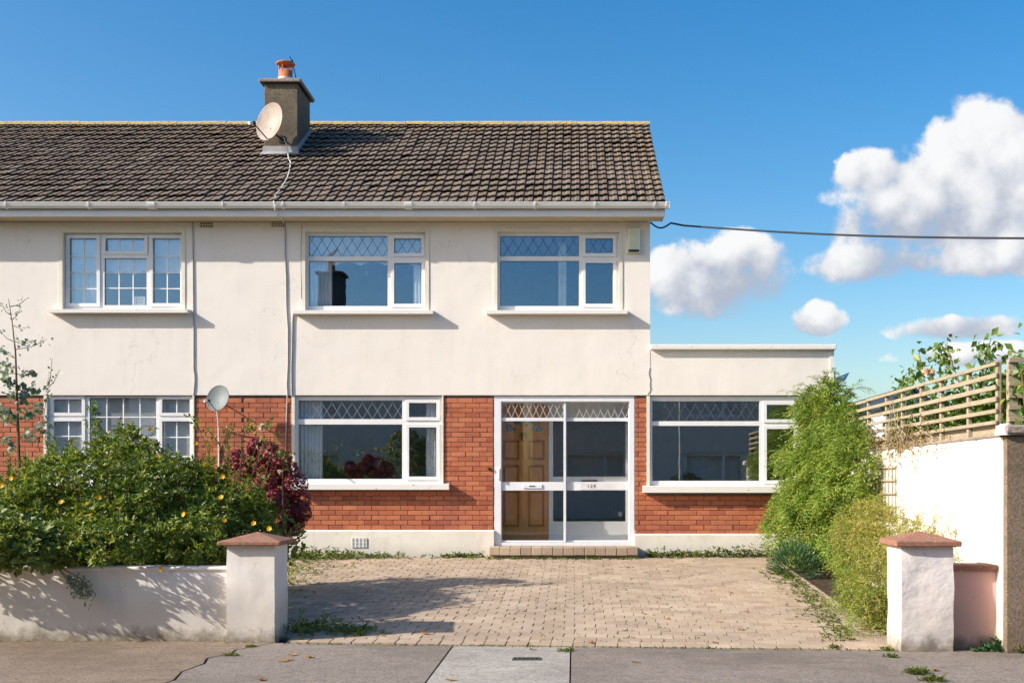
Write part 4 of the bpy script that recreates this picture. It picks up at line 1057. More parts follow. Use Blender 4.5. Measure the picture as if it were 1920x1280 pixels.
ya, yb3 = -4.12, -3.0
for k in range(5):
    z = 1.25 - k * 0.155; B('fence_wood').bbox(XW - 0.034, XW - 0.016, ya, yb3, z - 0.022, z, 0.003).build('slat', t3)
for k in range(8):
    y = ya + 0.03 + (yb3 - ya - 0.06) * k / 7; B('fence_wood').bbox(XW - 0.0155, XW - 0.002, y - 0.013, y + 0.013, 0.62, 1.262, 0.002).build('lath', t3)

# ------------------------------------------------------------------ foliage
def unit(v): return v / np.maximum(np.linalg.norm(v, axis=-1, keepdims=True), 1e-9)
def leaf_mesh(name, P, Dr, Nn, Ln, Wd, mat, bend=0.12):
    # each leaf: two faces folded along the midrib, base at P, pointing along Dr
    n = len(P); Dr = unit(Dr); S = unit(np.cross(Dr, Nn)); Nn = np.cross(S, Dr)
    Ln = np.broadcast_to(Ln, (n,))[:, None]; Wd = np.broadcast_to(Wd, (n,))[:, None]
    mid = P + Dr * Ln * 0.5
    V = np.stack([P, mid + S * Wd * 0.5 + Nn * Ln * bend, P + Dr * Ln - Nn * Ln * bend * 0.6, mid - S * Wd * 0.5 + Nn * Ln * bend], 1).reshape(-1, 3)
    idx = np.arange(n)[:, None] * 4
    Fc = np.concatenate([idx + np.array([[0, 2, 1]]), idx + np.array([[0, 3, 2]])], 1).reshape(-1)
    me = bpy.data.meshes.new(name); me.vertices.add(len(V)); me.vertices.foreach_set('co', V.astype(np.float32).ravel())
    me.loops.add(len(Fc)); me.loops.foreach_set('vertex_index', Fc.astype(np.int32))
    me.polygons.add(2 * n); me.polygons.foreach_set('loop_start', np.arange(0, 6 * n, 3, dtype=np.int32))
    me.materials.append(MAT[mat]); me.update(calc_edges=True); me.validate(); return me
def rnd_dir(n): return unit(rng.normal(size=(n, 3)))
def in_lobes(P, lobes, shrink):
    inside = np.zeros(len(P), bool)
    for c, r in lobes: inside |= (((P - np.array(c)) / (np.array(r) * shrink)) ** 2).sum(1) < 1
    return inside
def sample_lobes(lobes, n, lo=0.72, hi=1.04, keep=0.80, clip=None):
    out_p, out_n = [], []
    area = np.array([(r[0] * r[1] + r[1] * r[2] + r[0] * r[2]) for c, r in lobes]); area = area / area.sum()
    tot = 0
    while tot < n:
        k = rng.choice(len(lobes), size=n * 2, p=area); d = rnd_dir(n * 2)
        C = np.array([lobes[i][0] for i in k]); Rr = np.array([lobes[i][1] for i in k])
        s = rng.uniform(lo, hi, (n * 2, 1)) ** 0.7
        P = C + d * Rr * s; Nn = unit(d / Rr)
        ok = ~in_lobes(P, lobes, keep * rng.uniform(0.7, 1.0))
        if clip is not None: ok &= clip(P)
        out_p.append(P[ok]); out_n.append(Nn[ok]); tot += ok.sum()
        if ok.sum() == 0: break
    P, Nn = np.concatenate(out_p)[:n], np.concatenate(out_n)[:n]
    return P, Nn
def lump(P, s=1.0, ph=0.0):
    x, y, z = P[:, 0] * s + ph, P[:, 1] * s - ph, P[:, 2] * s + 0.7 * ph
    return (np.sin(7.1 * x + 1.3 * np.sin(5.3 * z)) * np.sin(6.3 * z + 1.1 * np.sin(4.7 * y)) + 0.7 * np.sin(11.7 * y + 2 * x) * np.sin(13.1 * x + 9.2 * z) + 0.5 * np.sin(19 * z + 7 * y) * np.sin(17 * x - 8 * y)) / 1.6
def clumped(P, Nn, amp, cut, s=1.0, ph=0.0):
    # push the surface in and out in clumps and thin it between them
    l = lump(P, s, ph); keep = l + rng.normal(0, 0.22, len(P)) > cut
    P = P + Nn * (amp * l)[:, None]
    return P[keep], Nn[keep]
def whorls(P, Ax, k, L, Wd, spread=0.9, jit=0.25):
    n = len(P); Ax = unit(Ax); ref = np.where(np.abs(Ax[:, 2:3]) < 0.9, np.array([[0, 0, 1.0]]), np.array([[1.0, 0, 0]]))
    A = unit(np.cross(Ax, ref)); Bv = np.cross(Ax, A)
    th = rng.uniform(0, 6.28, (n, 1)) + np.arange(k)[None] * (6.283 / k) + rng.normal(0, 0.2, (n, k))
    rad = A[:, None] * np.cos(th)[..., None] + Bv[:, None] * np.sin(th)[..., None]
    Dr = rad * spread + Ax[:, None] * (1 - spread * 0.45) + rng.normal(0, jit, (n, k, 3))
    base = P[:, None] - Ax[:, None] * rng.uniform(0, 0.03, (n, k, 1))
    Nn = np.broadcast_to(Ax[:, None], Dr.shape) + rng.normal(0, 0.2, Dr.shape)
    Ls = (L * rng.uniform(0.6, 1.15, (n, k))).ravel()
    return base.reshape(-1, 3), Dr.reshape(-1, 3), Nn.reshape(-1, 3), Ls, Ls * Wd
def foliage(name, parent, P, Ax, k, L, Wd, mat, spread=0.9, jit=0.25, bend=0.12):
    a = whorls(P, Ax, k, L, Wd, spread, jit)
    return mobj(name, leaf_mesh(name, *a, mat, bend), parent)
def stems(parent, base, tips, r, mat='stem_brown', name='stem'):
    mb = MB().mat(mat)
    for t in tips:
        b_ = Vector(base) + Vector((random.gauss(0, 0.08), random.gauss(0, 0.08), 0)); t = Vector(t)
        m_ = b_.lerp(t, 0.5) + Vector((random.gauss(0, 0.06), random.gauss(0, 0.06), 0.05))
        B(mat).tube([b_, m_, t], [r, r * 0.7, r * 0.3], 5).build(name, parent)
def fronds(P, Dr, pairs, Lf, leaf_l, leaf_w):
    # drooping pinnate fronds
    n = len(P); Dr = unit(Dr); down = np.array([[0, 0, -1.0]])
    S = unit(np.cross(Dr, down + rng.normal(0, 0.3, (n, 3))))
    bp, bd, bn, bl = [], [], [], []
    for q in range(pairs + 1):
        t = (q + 0.6) / (pairs + 0.6)
        c = P + Dr * (Lf[:, None] * t) + down * (Lf[:, None] * 0.45 * t * t)
        tang = unit(Dr + down * 0.9 * t)
        sides = (1, -1) if q < pairs else (0,)
        for sg_ in sides:
            d = tang * (0.65 if sg_ else 1) + S * sg_ * 0.9 + rng.normal(0, 0.15, (n, 3))
            bp.append(c); bd.append(d); bn.append(unit(np.cross(S, tang)) + rng.normal(0, 0.35, (n, 3))); bl.append(leaf_l * rng.uniform(0.7, 1.2, n) * (1 - 0.25 * abs(t - 0.5)))
    bl = np.concatenate(bl)
    return np.concatenate(bp), np.concatenate(bd), np.concatenate(bn), bl, bl * leaf_w
def flower(parent, c, nrm, r, mat, petals=5, centre=None):
    nrm = np.array(nrm, float); n = petals
    P = np.repeat(np.array([c], float), n, 0); Ax = np.repeat(nrm[None], n, 0)
    th = np.arange(n) * 6.283 / n; a = unit(np.cross(nrm, [0.3, 0.2, 0.9])[None])[0]; b_ = np.cross(unit(nrm[None])[0], a)
    Dr = a[None] * np.cos(th)[:, None] + b_[None] * np.sin(th)[:, None] + unit(nrm[None]) * 0.35
    return mobj('flower', leaf_mesh('flower', P, Dr, Ax, r, r * 0.95, mat, 0.10), parent)

# big yellow-flowered shrub behind the left wall
sh = thing('flowering_shrub', (-5.0, -5.0, -0.4), 'large dark green shrub dotted with yellow flowers behind the left garden wall', 'shrub')
lobes = [((-5.15, -5.0, 0.50), (1.0, 1.2, 0.98)), ((-4.35, -5.1, 0.48), (0.80, 1.1, 0.82)), ((-6.15, -4.9, 0.40), (0.9, 1.2, 0.80)), ((-3.80, -5.15, 0.40), (0.58, 0.9, 0.66)),
         ((-7.2, -4.9, 0.35), (0.9, 1.2, 0.80)), ((-5.05, -4.4, 1.15), (0.42, 0.5, 0.55)), ((-5.75, -4.6, 0.85), (0.45, 0.6, 0.48)), ((-4.5, -4.6, 0.95), (0.34, 0.5, 0.42)), ((-4.55, -5.9, 0.35), (0.95, 0.55, 0.55)), ((-5.6, -5.9, 0.35), (0.9, 0.6, 0.58)),
         ((-3.75, -5.75, 0.30), (0.42, 0.5, 0.48)), ((-4.55, -6.72, 0.47), (0.75, 0.36, 0.22)), ((-5.5, -6.80, 0.46), (0.85, 0.42, 0.24)), ((-3.75, -6.5, 0.46), (0.40, 0.30, 0.22))]
clipf = lambda P: (P[:, 2] > -0.1) & ((P[:, 1] > -6.50) | ((P[:, 2] > 0.29) & (P[:, 1] > -7.25)))
P, Nn = sample_lobes(lobes, 11500, 0.74, 1.04, 0.86, clipf)
P, Nn = clumped(P, Nn, 0.095, -0.20, 0.8)
ok_ = clipf(P); P, Nn = P[ok_], Nn[ok_]
Ax = Nn * 0.8 + np.array([[0, -0.15, 0.55]]) + rng.normal(0, 0.35, P.shape)
foliage('foliage', sh, P, Ax, 7, 0.070, 0.36, 'leaf_hypericum', 0.85)
P2, N2 = sample_lobes(lobes, 4200, 0.35, 0.82, 0.3, clipf)
foliage('inner_foliage', sh, P2, N2 + rng.normal(0, 0.5, P2.shape), 6, 0.075, 0.42, 'leaf_hypericum')
# upright leafy shoots breaking the outline
pts_p, pts_a = [], []
for _ in range(260):
    i = rng.integers(len(P))
    if P[i][2] < 0.75: continue
    p = P[i].copy(); d = unit((Nn[i] * 0.5 + np.array([0, 0, 0.9]) + rng.normal(0, 0.25, 3))[None])[0]
    for q in range(int(rng.integers(4, 11))): pts_p.append(p + d * 0.035 * q); pts_a.append(d + rng.normal(0, 0.15, 3))
foliage('shoots', sh, np.array(pts_p), np.array(pts_a), 5, 0.052, 0.34, 'leaf_hypericum', 0.8)
stems(sh, (-5.0, -5.0, -0.4), [tuple(P[i]) for i in rng.integers(0, len(P), 40)], 0.02)
def survey(px, py, Y): return np.array([fx(px, Y), Y, fz(py, Y)])
for px, py, Y in ((92, 860, -5.2), (186, 842, -4.7), (296, 855, -4.7), (185, 932, -6.0), (163, 945, -6.05), (115, 941, -6.0), (170, 966, -6.1), (367, 831, -4.8), (280, 804, -4.4), (22, 896, -5.6), (420, 975, -6.3), (476, 981, -6.2),
                  (505, 991, -6.3), (302, 1066, -6.75), (385, 871, -5.2), (418, 893, -5.6), (240, 808, -4.4), (3, 910, -5.8), (345, 964, -6.2), (415, 932, -5.9)):
    flower(sh, survey(px, py, Y - 0.12), (random.gauss(0, 0.3), -1, random.uniform(0, 0.6)), 0.030, 'petal_yellow', 6)

# paler broad-leaved plant spilling over the wall at the far left
bp = thing('broadleaf_shrub', (-6.0, -6.3, -0.4), 'pale broad-leaved plant spilling over the garden wall at the left edge', 'shrub')
lob2 = [((-5.75, -6.65, 0.47), (0.75, 0.50, 0.36)), ((-5.05, -6.70, 0.42), (0.42, 0.42, 0.25)), ((-6.7, -6.5, 0.47), (0.7, 0.45, 0.40))]
P, Nn = sample_lobes(lob2, 1500, 0.8, 1.1, 0.9, lambda P: (P[:, 2] > 0.24))
foliage('foliage', bp, P, Nn + np.array([[0, -0.5, 0.3]]) + rng.normal(0, 0.4, P.shape), 3, 0.085, 0.62, 'leaf_broad', 1.0)
stems(bp, (-5.8, -6.25, -0.4), [tuple(P[i]) for i in rng.integers(0, len(P), 14)], 0.012)
# grey twig with silvery leaves hanging over the wall
tw = thing('trailing_branch', (-5.0, -6.6, 0.3), 'grey trailing branch with silvery leaves hanging over the garden wall', 'branch')
path = [Vector(survey(85, 1057, -6.55)), Vector(survey(108, 1062, -6.80)), Vector(survey(125, 1085, -6.84)), Vector(survey(140, 1105, -6.85)), Vector(survey(152, 1118, -6.85))]
B('stem_pale').tube(path, [0.016, 0.014, 0.011, 0.008, 0.004], 6).build('twig', tw)
side = [path[1] + Vector((0.02, -0.01, 0)), path[2] + Vector((0.12, -0.02, 0.02)), path[3] + Vector((0.17, -0.02, 0.02))]
B('stem_pale').tube(side, [0.009, 0.006, 0.003], 5).build('twig', tw)
pp = np.array([list(path[2].lerp(path[4], random.random()) + Vector((random.uniform(-0.03, 0.15), -0.03 * random.random(), random.gauss(0, 0.035)))) for _ in range(110)])
foliage('leaves', tw, pp, np.tile([[0.25, -0.7, -0.3]], (110, 1)) + rng.normal(0, 0.4, (110, 3)), 2, 0.048, 0.5, 'leaf_bluegreen')

# eucalyptus sapling
eu = thing('eucalyptus_sapling', (-6.75, -4.2, -0.3), 'slender eucalyptus sapling with round silvery leaves at the left edge', 'tree')
YE_ = -4.2
trunk = [survey(36, 1010, YE_), survey(36, 880, YE_), survey(33, 780, YE_), survey(31, 720, YE_), survey(29, 660, YE_), survey(23, 605, YE_), survey(16, 560, YE_)]
B('stem_brown').tube([Vector(t) for t in trunk], [0.022, 0.020, 0.016, 0.013, 0.010, 0.006, 0.003], 7).build('trunk', eu)
br = MB().mat('stem_brown'); lp_, ld_, lsz = [], [], []
specs = [((33, 790), (4, 765), 30, 1), ((33, 786), (75, 760), 36, 1), ((31, 730), (68, 728), 36, 1.05), ((31, 725), (6, 712), 30, 1), ((30, 700), (62, 700), 24, 0.85), ((29, 672), (2, 650), 16, 0.7), ((30, 690), (8, 680), 18, 0.8), ((28, 640), (60, 640), 16, 0.7),
         ((29, 655), (88, 636), 18, 0.65), ((27, 640), (0, 620), 8, 0.55), ((24, 610), (56, 612), 6, 0.5), ((22, 600), (40, 575), 12, 0.4), ((20, 590), (3, 570), 10, 0.4), ((18, 575), (52, 558), 10, 0.35), ((35, 830), (75, 800), 26, 0.95), ((35, 850), (5, 815), 22, 0.9),
         ((70, 840), (92, 720), 26, 0.75), ((92, 720), (98, 672), 9, 0.5), ((92, 725), (112, 692), 6, 0.5), ((60, 830), (95, 795), 18, 0.85), ((34, 760), (52, 742), 18, 1.1), ((33, 745), (20, 738), 14, 1.0), ((35, 800), (-25, 760), 26, 1.0), ((30, 700), (-25, 690), 20, 0.9)]
for (a, c, n, sz) in specs:
    A_, C_ = survey(*a, YE_), survey(*c, YE_ + random.uniform(-0.3, 0.3))
    M_ = (A_ + C_) / 2 + np.array([0, 0, -0.03])
    B('stem_brown').tube([Vector(A_), Vector(M_), Vector(C_)], [0.006, 0.004, 0.002], 5).build('branch', eu)
    for q in range(int(n * 1.3)):
        t = random.uniform(0.25, 1.02); p = A_ * (1 - t) + C_ * t + rng.normal(0, 0.022, 3); lp_.append(p); ld_.append(rng.normal(0, 1, 3) + np.array([0, -0.2, -0.3])); lsz.append(sz * random.uniform(0.05, 0.085))
lsz = np.array(lsz); ld_ = np.array(ld_)
mobj('crown', leaf_mesh('crown', np.array(lp_), ld_, rnd_dir(len(lsz)), lsz, lsz * 0.8, 'leaf_bluegreen', 0.05), eu)

# yellowing spire in front of the neighbour's window
ys_ = thing('yellow_shoot', (-5.5, -4.6, 0.3), 'tall yellowing leafy shoot rising in front of the Georgian ground-floor window', 'plant')
a_, c_ = survey(195, 850, -4.6), survey(172, 752, -4.6)
tt = np.sort(rng.uniform(0, 1, 46))[:, None]
P = a_ * (1 - tt) + c_ * tt + rng.normal(0, 0.035, (46, 3)) * (1.5 - tt)
foliage('leaves', ys_, P, np.tile([[0, -0.4, 0.8]], (46, 1)) + rng.normal(0, 0.4, (46, 3)), 5, 0.055, 0.42, 'leaf_vine')
B('stem_pale').tube([Vector(a_) - Vector((0, 0, 0.5)), Vector(a_), Vector(c_)], [0.008, 0.006, 0.003], 5).build('stem', ys_)

# dark red hydrangea
hy = thing('hydrangea', (-3.55, -3.6, -0.25), 'dark claret mophead hydrangea at the right of the flowering shrub', 'shrub')
YHY = -3.7
for k, (px, py, rr_) in enumerate(((505, 850, 0.15), (528, 862, 0.14), (540, 885, 0.16), (520, 890, 0.15), (555, 910, 0.16), (530, 925, 0.17), (562, 940, 0.15), (545, 955, 0.17), (552, 985, 0.13), (515, 940, 0.15), (500, 905, 0.14), (490, 870, 0.12), (535, 990, 0.12), (445, 860, 0.13), (462, 885, 0.14), (480, 838, 0.12), (470, 860, 0.13), (565, 960, 0.13), (500, 960, 0.15), (430, 875, 0.10))):
    c = survey(px, py, YHY + random.uniform(-0.2, 0.25)); d = rnd_dir(330); d[:, 1] = -np.abs(d[:, 1]) * 0.9 + 0.25 * rng.random(330); d = unit(d)
    Pm = c + d * rr_ * rng.uniform(0.86, 1.02, (330, 1))
    foliage('flower_head', hy, Pm, d, 4, 0.024, 0.95, 'petal_claret', 1.25, 0.12)
P, Nn = sample_lobes([((-3.72, -3.60, 0.48), (0.42, 0.55, 0.52))], 420, 0.7, 1.05, 0.8)
foliage('foliage', hy, P, Nn + np.array([[0, -0.3, -0.2]]), 2, 0.10, 0.6, 'leaf_broad', 1.0)
stems(hy, (-3.95, -3.3, -0.25), [tuple(survey(p, q, YHY)) for p, q in ((505, 850), (540, 885), (555, 920), (545, 960), (450, 865))], 0.012)
# roses
ro = thing('rose_bush', (-4.0, -4.0, -0.3), 'leggy rose bush with a blush and a pink bloom below the grey dish', 'shrub')
YRO = -4.1
canes = [[(470, 900), (488, 850), (500, 800), (512, 780)], [(495, 900), (508, 850), (516, 815)], [(430, 880), (410, 830), (385, 800)], [(450, 880), (455, 820), (470, 790)], [(530, 880), (535, 850), (545, 858)], [(400, 870), (372, 800), (352, 775)], [(440, 880), (425, 825), (430, 795)], [(460, 890), (480, 840), (478, 800)]]
cb = MB().mat('stem_brown'); lp_ = []
for cn in canes:
    q = [Vector(survey(a, b_, YRO + random.uniform(-0.15, 0.15))) for a, b_ in cn]
    B('stem_brown').tube([q[0] - Vector((0, 0, 0.5))] + q, [0.008] + [0.006 - 0.001 * i for i in range(len(q))], 5).build('cane', ro)
    for i in range(len(q) - 1):
        for _ in range(7): lp_.append(list(q[i].lerp(q[i + 1], random.random()) + Vector((random.gauss(0, 0.04), random.gauss(0, 0.04), random.gauss(0, 0.03)))))
lp_ = np.array(lp_)
foliage('leaves', ro, lp_, rnd_dir(len(lp_)) + np.array([[0, -0.4, 0.2]]), 3, 0.052, 0.6, 'leaf_vine')
def rose(px, py, r, mat):
    c = survey(px, py, YRO - 0.1); d = rnd_dir(26); d[:, 1] -= 0.6
    o = foliage('bloom', ro, c + unit(d) * r * 0.5, unit(d), 3, r * 0.95, 0.95, mat, 0.7); return o
rose(490, 800, 0.045, 'petal_blush'); rose(499, 851, 0.034, 'petal_pink'); rose(437, 848, 0.03, 'petal_pink'); rose(440, 872, 0.035, 'petal_pink'); rose(525, 884, 0.028, 'petal_blush')
ol = thing('dry_shrub', (-4.3, -4.5, -0.3), 'olive and straw coloured feathery shrub between the rose and the dark shrub', 'shrub')
P, Nn = sample_lobes([((-4.25, -4.45, 0.70), (0.55, 0.4, 0.55))], 1300, 0.6, 1.08, 0.7)
foliage('foliage', ol, P, Nn + np.array([[0, 0, 0.7]]) + rng.normal(0, 0.3, P.shape), 4, 0.055, 0.28, 'leaf_olive', 0.7)
stems(ol, (-4.25, -4.45, -0.3), [tuple(P[i]) for i in range(12)], 0.01)

# tall jasmine mass against the side wall and extension
jm = thing('jasmine_bush', (3.3, -1.4, -0.15), 'tall bright green feathery climber covering the end of the extension window', 'shrub')
jl = [((3.56, -1.15, 1.50), (0.36, 0.70, 0.66)), ((3.46, -1.3, 0.95), (0.38, 0.80, 0.70)), ((3.50, -2.0, 1.15), (0.34, 0.90, 0.56)), ((3.62, -0.8, 2.05), (0.26, 0.42, 0.40)), ((3.34, -1.1, 0.50), (0.30, 0.55, 0.46)), ((3.52, -2.4, 0.66), (0.28, 0.75, 0.58)), ((3.66, -1.6, 1.72), (0.24, 0.9, 0.34)), ((3.58, -2.7, 1.25), (0.28, 0.8, 0.46)), ((3.62, -3.0, 0.75), (0.22, 0.6, 0.46)),
      ((3.22, -0.75, 1.05), (0.22, 0.38, 0.30)), ((3.14, -0.8, 0.62), (0.20, 0.36, 0.34)), ((3.34, -0.7, 1.60), (0.20, 0.32, 0.26)), ((3.24, -1.6, 0.80), (0.18, 0.32, 0.24)), ((3.42, -0.6, 2.05), (0.14, 0.25, 0.20)), ((3.20, -0.65, 1.42), (0.17, 0.28, 0.30)), ((3.10, -0.7, 0.30), (0.2, 0.3, 0.28)), ((3.80, -1.0, 2.15), (0.16, 0.4, 0.22))]
clipj = lambda P: (P[:, 0] < XW - 0.01) & (P[:, 1] < -0.14) & (P[:, 2] > -0.05) | ((P[:, 2] > 1.5) & (P[:, 1] < -0.14) & (P[:, 0] < 4.1))
P, Nn = sample_lobes(jl, 13500, 0.76, 1.05, 0.86, clipj)
P, Nn = clumped(P, Nn, 0.12, -0.05, 0.85, 1.7)
ok_ = clipj(P); P, Nn = P[ok_], Nn[ok_]
Dr = Nn * 0.75 + rng.normal(0, 0.45, P.shape) + np.array([[-0.1, -0.2, 0.05]])
a = fronds(P, Dr, 4, rng.uniform(0.12, 0.22, len(P)), 0.056, 0.34)
mobj('foliage', leaf_mesh('foliage', *a, 'leaf_jasmine', 0.08), jm)
P2, N2 = sample_lobes(jl, 2200, 0.4, 0.75, 0.35, clipj)
foliage('inner_foliage', jm, P2, rnd_dir(len(P2)), 5, 0.06, 0.4, 'leaf_jasmine')
# loose sprays reaching out of the mass
sp_, sd_ = [], []; tb = MB().mat('stem_pale')
for (px, py, Y, qx, qy) in ((1530, 745, -0.9, 1462, 733), (1520, 775, -1.0, 1452, 777), (1500, 850, -1.0, 1440, 846), (1560, 720, -0.9, 1520, 707), (1580, 712, -0.9, 1562, 695), (1600, 730, -1.2, 1632, 728), (1470, 860, -1.1, 1444, 870), (1590, 740, -1.2, 1612, 715), (1545, 722, -0.8, 1545, 700), (1490, 960, -1.2, 1437, 985), (1530, 730, -0.9, 1490, 722)):
    a0, c0 = survey(px, py, Y), survey(qx, qy, Y - 0.15)
    B('stem_pale').tube([Vector(a0), Vector((a0 + c0) / 2 + np.array([0, 0, 0.03])), Vector(c0)], [0.004, 0.003, 0.0015], 4).build('runner', jm)
    for q in range(16):
        t = q / 15; sp_.append(a0 * (1 - t) + c0 * t + np.array([0, 0, 0.03 * math.sin(3.14 * t)])); sd_.append(unit((c0 - a0)[None])[0] + rng.normal(0, 0.5, 3))

for _ in range(90):
    i = rng.integers(len(P)); d = unit((Nn[i] * 0.8 + np.array([0, -0.1, 0.5]) + rng.normal(0, 0.35, 3))[None])[0]; ln_ = random.uniform(0.12, 0.32)
    for q in range(10):
        t = q / 9; sp_.append(P[i] + d * ln_ * t + np.array([0, 0, -0.12 * ln_ * 3 * t * t])); sd_.append(d + rng.normal(0, 0.45, 3))
sp_ = np.array(sp_); sd_ = np.array(sd_); ok_ = (sp_[:, 1] < -0.14); sp_, sd_ = sp_[ok_], sd_[ok_]
a = fronds(sp_, sd_, 3, rng.uniform(0.06, 0.11, len(sp_)), 0.034, 0.30)
mobj('sprays', leaf_mesh('sprays', *a, 'leaf_jasmine', 0.08), jm)
stems(jm, (3.4, -1.2, -0.1), [(3.3, -1.3, 1.5), (3.5, -1.0, 2.1), (3.2, -1.2, 1.0), (3.5, -2.0, 1.3), (3.4, -1.6, 0.9)], 0.018, 'stem_pale')

lo_ = thing('olive_bush', (3.3, -4.8, -0.35), 'lower olive green bush spilling onto the drive behind the right gate pillar', 'shrub')
ll = [((3.42, -4.3, 0.32), (0.34, 0.75, 0.50)), ((3.30, -5.2, -0.02), (0.36, 0.75, 0.48)), ((3.18, -5.9, -0.12), (0.36, 0.5, 0.40)), ((3.05, -6.3, -0.26), (0.32, 0.32, 0.26)), ((3.50, -3.7, 0.35), (0.28, 0.5, 0.45)), ((3.55, -5.6, 0.36), (0.20, 0.6, 0.26)), ((3.28, -4.9, 0.45), (0.18, 0.30, 0.24)), ((3.45, -6.3, 0.20), (0.22, 0.35, 0.28)), ((3.02, -5.2, -0.15), (0.20, 0.40, 0.22))]
clipl = lambda P: (P[:, 0] < XW - 0.01) & (P[:, 1] > -6.88) & (P[:, 2] > -0.42)
P, Nn = sample_lobes(ll, 8000, 0.76, 1.05, 0.86, clipl)
P, Nn = clumped(P, Nn, 0.10, -0.08, 1.1, 0.6)
ok_ = clipl(P); P, Nn = P[ok_], Nn[ok_]
Dr = Nn * 0.7 + rng.normal(0, 0.5, P.shape) + np.array([[-0.1, -0.1, 0.25]])
lower = (P[:, 2] + rng.normal(0, 0.2, len(P))) < 0.15
for nm, sel, mt in (('foliage', ~lower, 'leaf_olive'), ('lower_foliage', lower, 'leaf_jasmine')):
    a = fronds(P[sel], Dr[sel], 3, rng.uniform(0.06, 0.12, sel.sum()), 0.030, 0.36)
    mobj(nm, leaf_mesh(nm, *a, mt, 0.08), lo_)
P2, N2 = sample_lobes(ll, 1400, 0.4, 0.75, 0.35, clipl)
foliage('inner_foliage', lo_, P2, rnd_dir(len(P2)), 5, 0.05, 0.4, 'leaf_olive')
sp_, sd_ = [], []; tb = MB().mat('stem_pale')
for (px, py, Y, qx, qy) in ((1690, 985, -5.6, 1705, 935), (1710, 985, -5.6, 1735, 945), (1740, 995, -5.8, 1765, 960), (1765, 1005, -6.2, 1790, 965), (1780, 1000, -6.2, 1795, 990), (1750, 990, -6.0, 1752, 950), (1720, 985, -5.6, 1722, 955), (1785, 1010, -6.4, 1798, 1045), (1690, 960, -5.2, 1692, 925)):
    a0, c0 = survey(px, py, Y), survey(qx, qy, Y)
    B('stem_pale').tube([Vector(a0), Vector(c0)], [0.004, 0.002], 4).build('stem', lo_)
    for q in range(15):
        t = q / 14; sp_.append(a0 * (1 - t) + c0 * t); sd_.append(rng.normal(0, 1, 3))
a = fronds(np.array(sp_), np.array(sd_), 2, rng.uniform(0.04, 0.07, len(sp_)), 0.028, 0.42)
mobj('sprays', leaf_mesh('sprays', *a, 'leaf_olive', 0.08), lo_)

rm = thing('rosemary_tuft', (2.85, -1.6, -0.15), 'fine-leaved blue-green tuft at the foot of the feathery climber', 'plant')
P, Nn = sample_lobes([((3.0, -2.05, -0.08), (0.34, 0.40, 0.30))], 1500, 0.5, 1.05, 0.3, lambda P: P[:, 2] > -0.2)
mobj('foliage', leaf_mesh('foliage', P, Nn + np.array([[0, 0, 0.5]]) + rng.normal(0, 0.35, P.shape), rnd_dir(len(P)), rng.uniform(0.06, 0.11, len(P)), 0.012, 'leaf_rosemary', 0.05), rm)

# climber behind the trellis
vn = thing('trellis_climber', (4.0, -5.0, 1.5), 'leafy rose climber growing up behind the trellis on the side wall', 'climbing plant')
XV_ = 3.98
def sv(px, py, X=XV_):
    s = (px - CX) / X; Y = F / s - D; return np.array([X, Y, fz(py, Y)])
vb = MB().mat('stem_brown'); lp_, ls_ = [], []
for path_, n, sz in (([(1742, 830), (1735, 740), (1730, 690), (1722, 655)], 30, 0.095), ([(1750, 800), (1765, 730), (1763, 680), (1768, 640)], 46, 0.085), ([(1800, 720), (1785, 680), (1772, 645)], 12, 0.07), ([(1835, 740), (1845, 690), (1852, 660), (1858, 634)], 24, 0.085),
                     ([(1880, 780), (1882, 720), (1888, 690)], 22, 0.085), ([(1690, 800), (1690, 740), (1700, 710), (1712, 705)], 60, 0.06), ([(1700, 790), (1698, 730), (1685, 715)], 46, 0.06), ([(1900, 800), (1905, 700)], 30, 0.08), ([(1925, 800), (1915, 690)], 30, 0.08)):
    q = [sv(*p) for p in path_]
    B('stem_brown').tube([Vector(v) for v in q], [0.010, 0.007, 0.005, 0.003][:len(q)], 5).build('stem', vn)
    for _ in range(int(n * 1.9)):
        t = random.uniform(0.15, 1) * (len(q) - 1); i = min(int(t), len(q) - 2); p = q[i] + (q[i + 1] - q[i]) * (t - i)
        lp_.append(p + rng.normal(0, 0.05, 3)); ls_.append(sz * random.uniform(0.75, 1.35))
n = 3000                                              # dense leaves low behind the slats
yy = rng.uniform(-7.2, -2.6, n); zz_ = 1.52 + np.abs(rng.normal(0, 0.27, n)) + 0.18 * np.clip(-(yy + 5.2), -1, 1) * 0.5
lp_ += [np.array([XV_ + 0.05 + abs(random.gauss(0, 0.12)), y_, z_]) for y_, z_ in zip(yy, zz_)]; ls_ += list(rng.uniform(0.06, 0.12, n))
xx_ = rng.uniform(3.95, 6.0, 900); lp_ += [np.array([x_, -7.1 + random.gauss(0, 0.08), 1.58 + abs(random.gauss(0, 0.24))]) for x_ in xx_]; ls_ += list(rng.uniform(0.06, 0.12, 900))
ls_ = np.array(ls_); lp_ = np.array(lp_)
mobj('leaves', leaf_mesh('leaves', lp_, rnd_dir(len(ls_)) + np.array([[0, -0.3, -0.4]]), rnd_dir(len(ls_)) + np.array([[-0.6, -0.6, 0.6]]), ls_, ls_ * 0.62, 'leaf_vine', 0.08), vn)
d = rnd_dir(24); foliage('bloom', vn, sv(1743, 697) + d * 0.035, d, 3, 0.06, 0.9, 'petal_blush', 0.6)
dv = thing('dry_vine', (3.75, -3.8, 1.5), 'dry brown and yellow vine tangled over the trellis above the climber', 'climbing plant')
n = 520; yy = rng.normal(-4.2, 0.75, n); P = np.stack([3.79 - np.abs(rng.normal(0, 0.035, n)), yy, 1.50 + rng.normal(0, 0.11, n) + 0.02], 1)
foliage('leaves', dv, P, rnd_dir(n) + np.array([[-0.5, -0.5, 0]]), 2, 0.045, 0.4, 'leaf_dry')
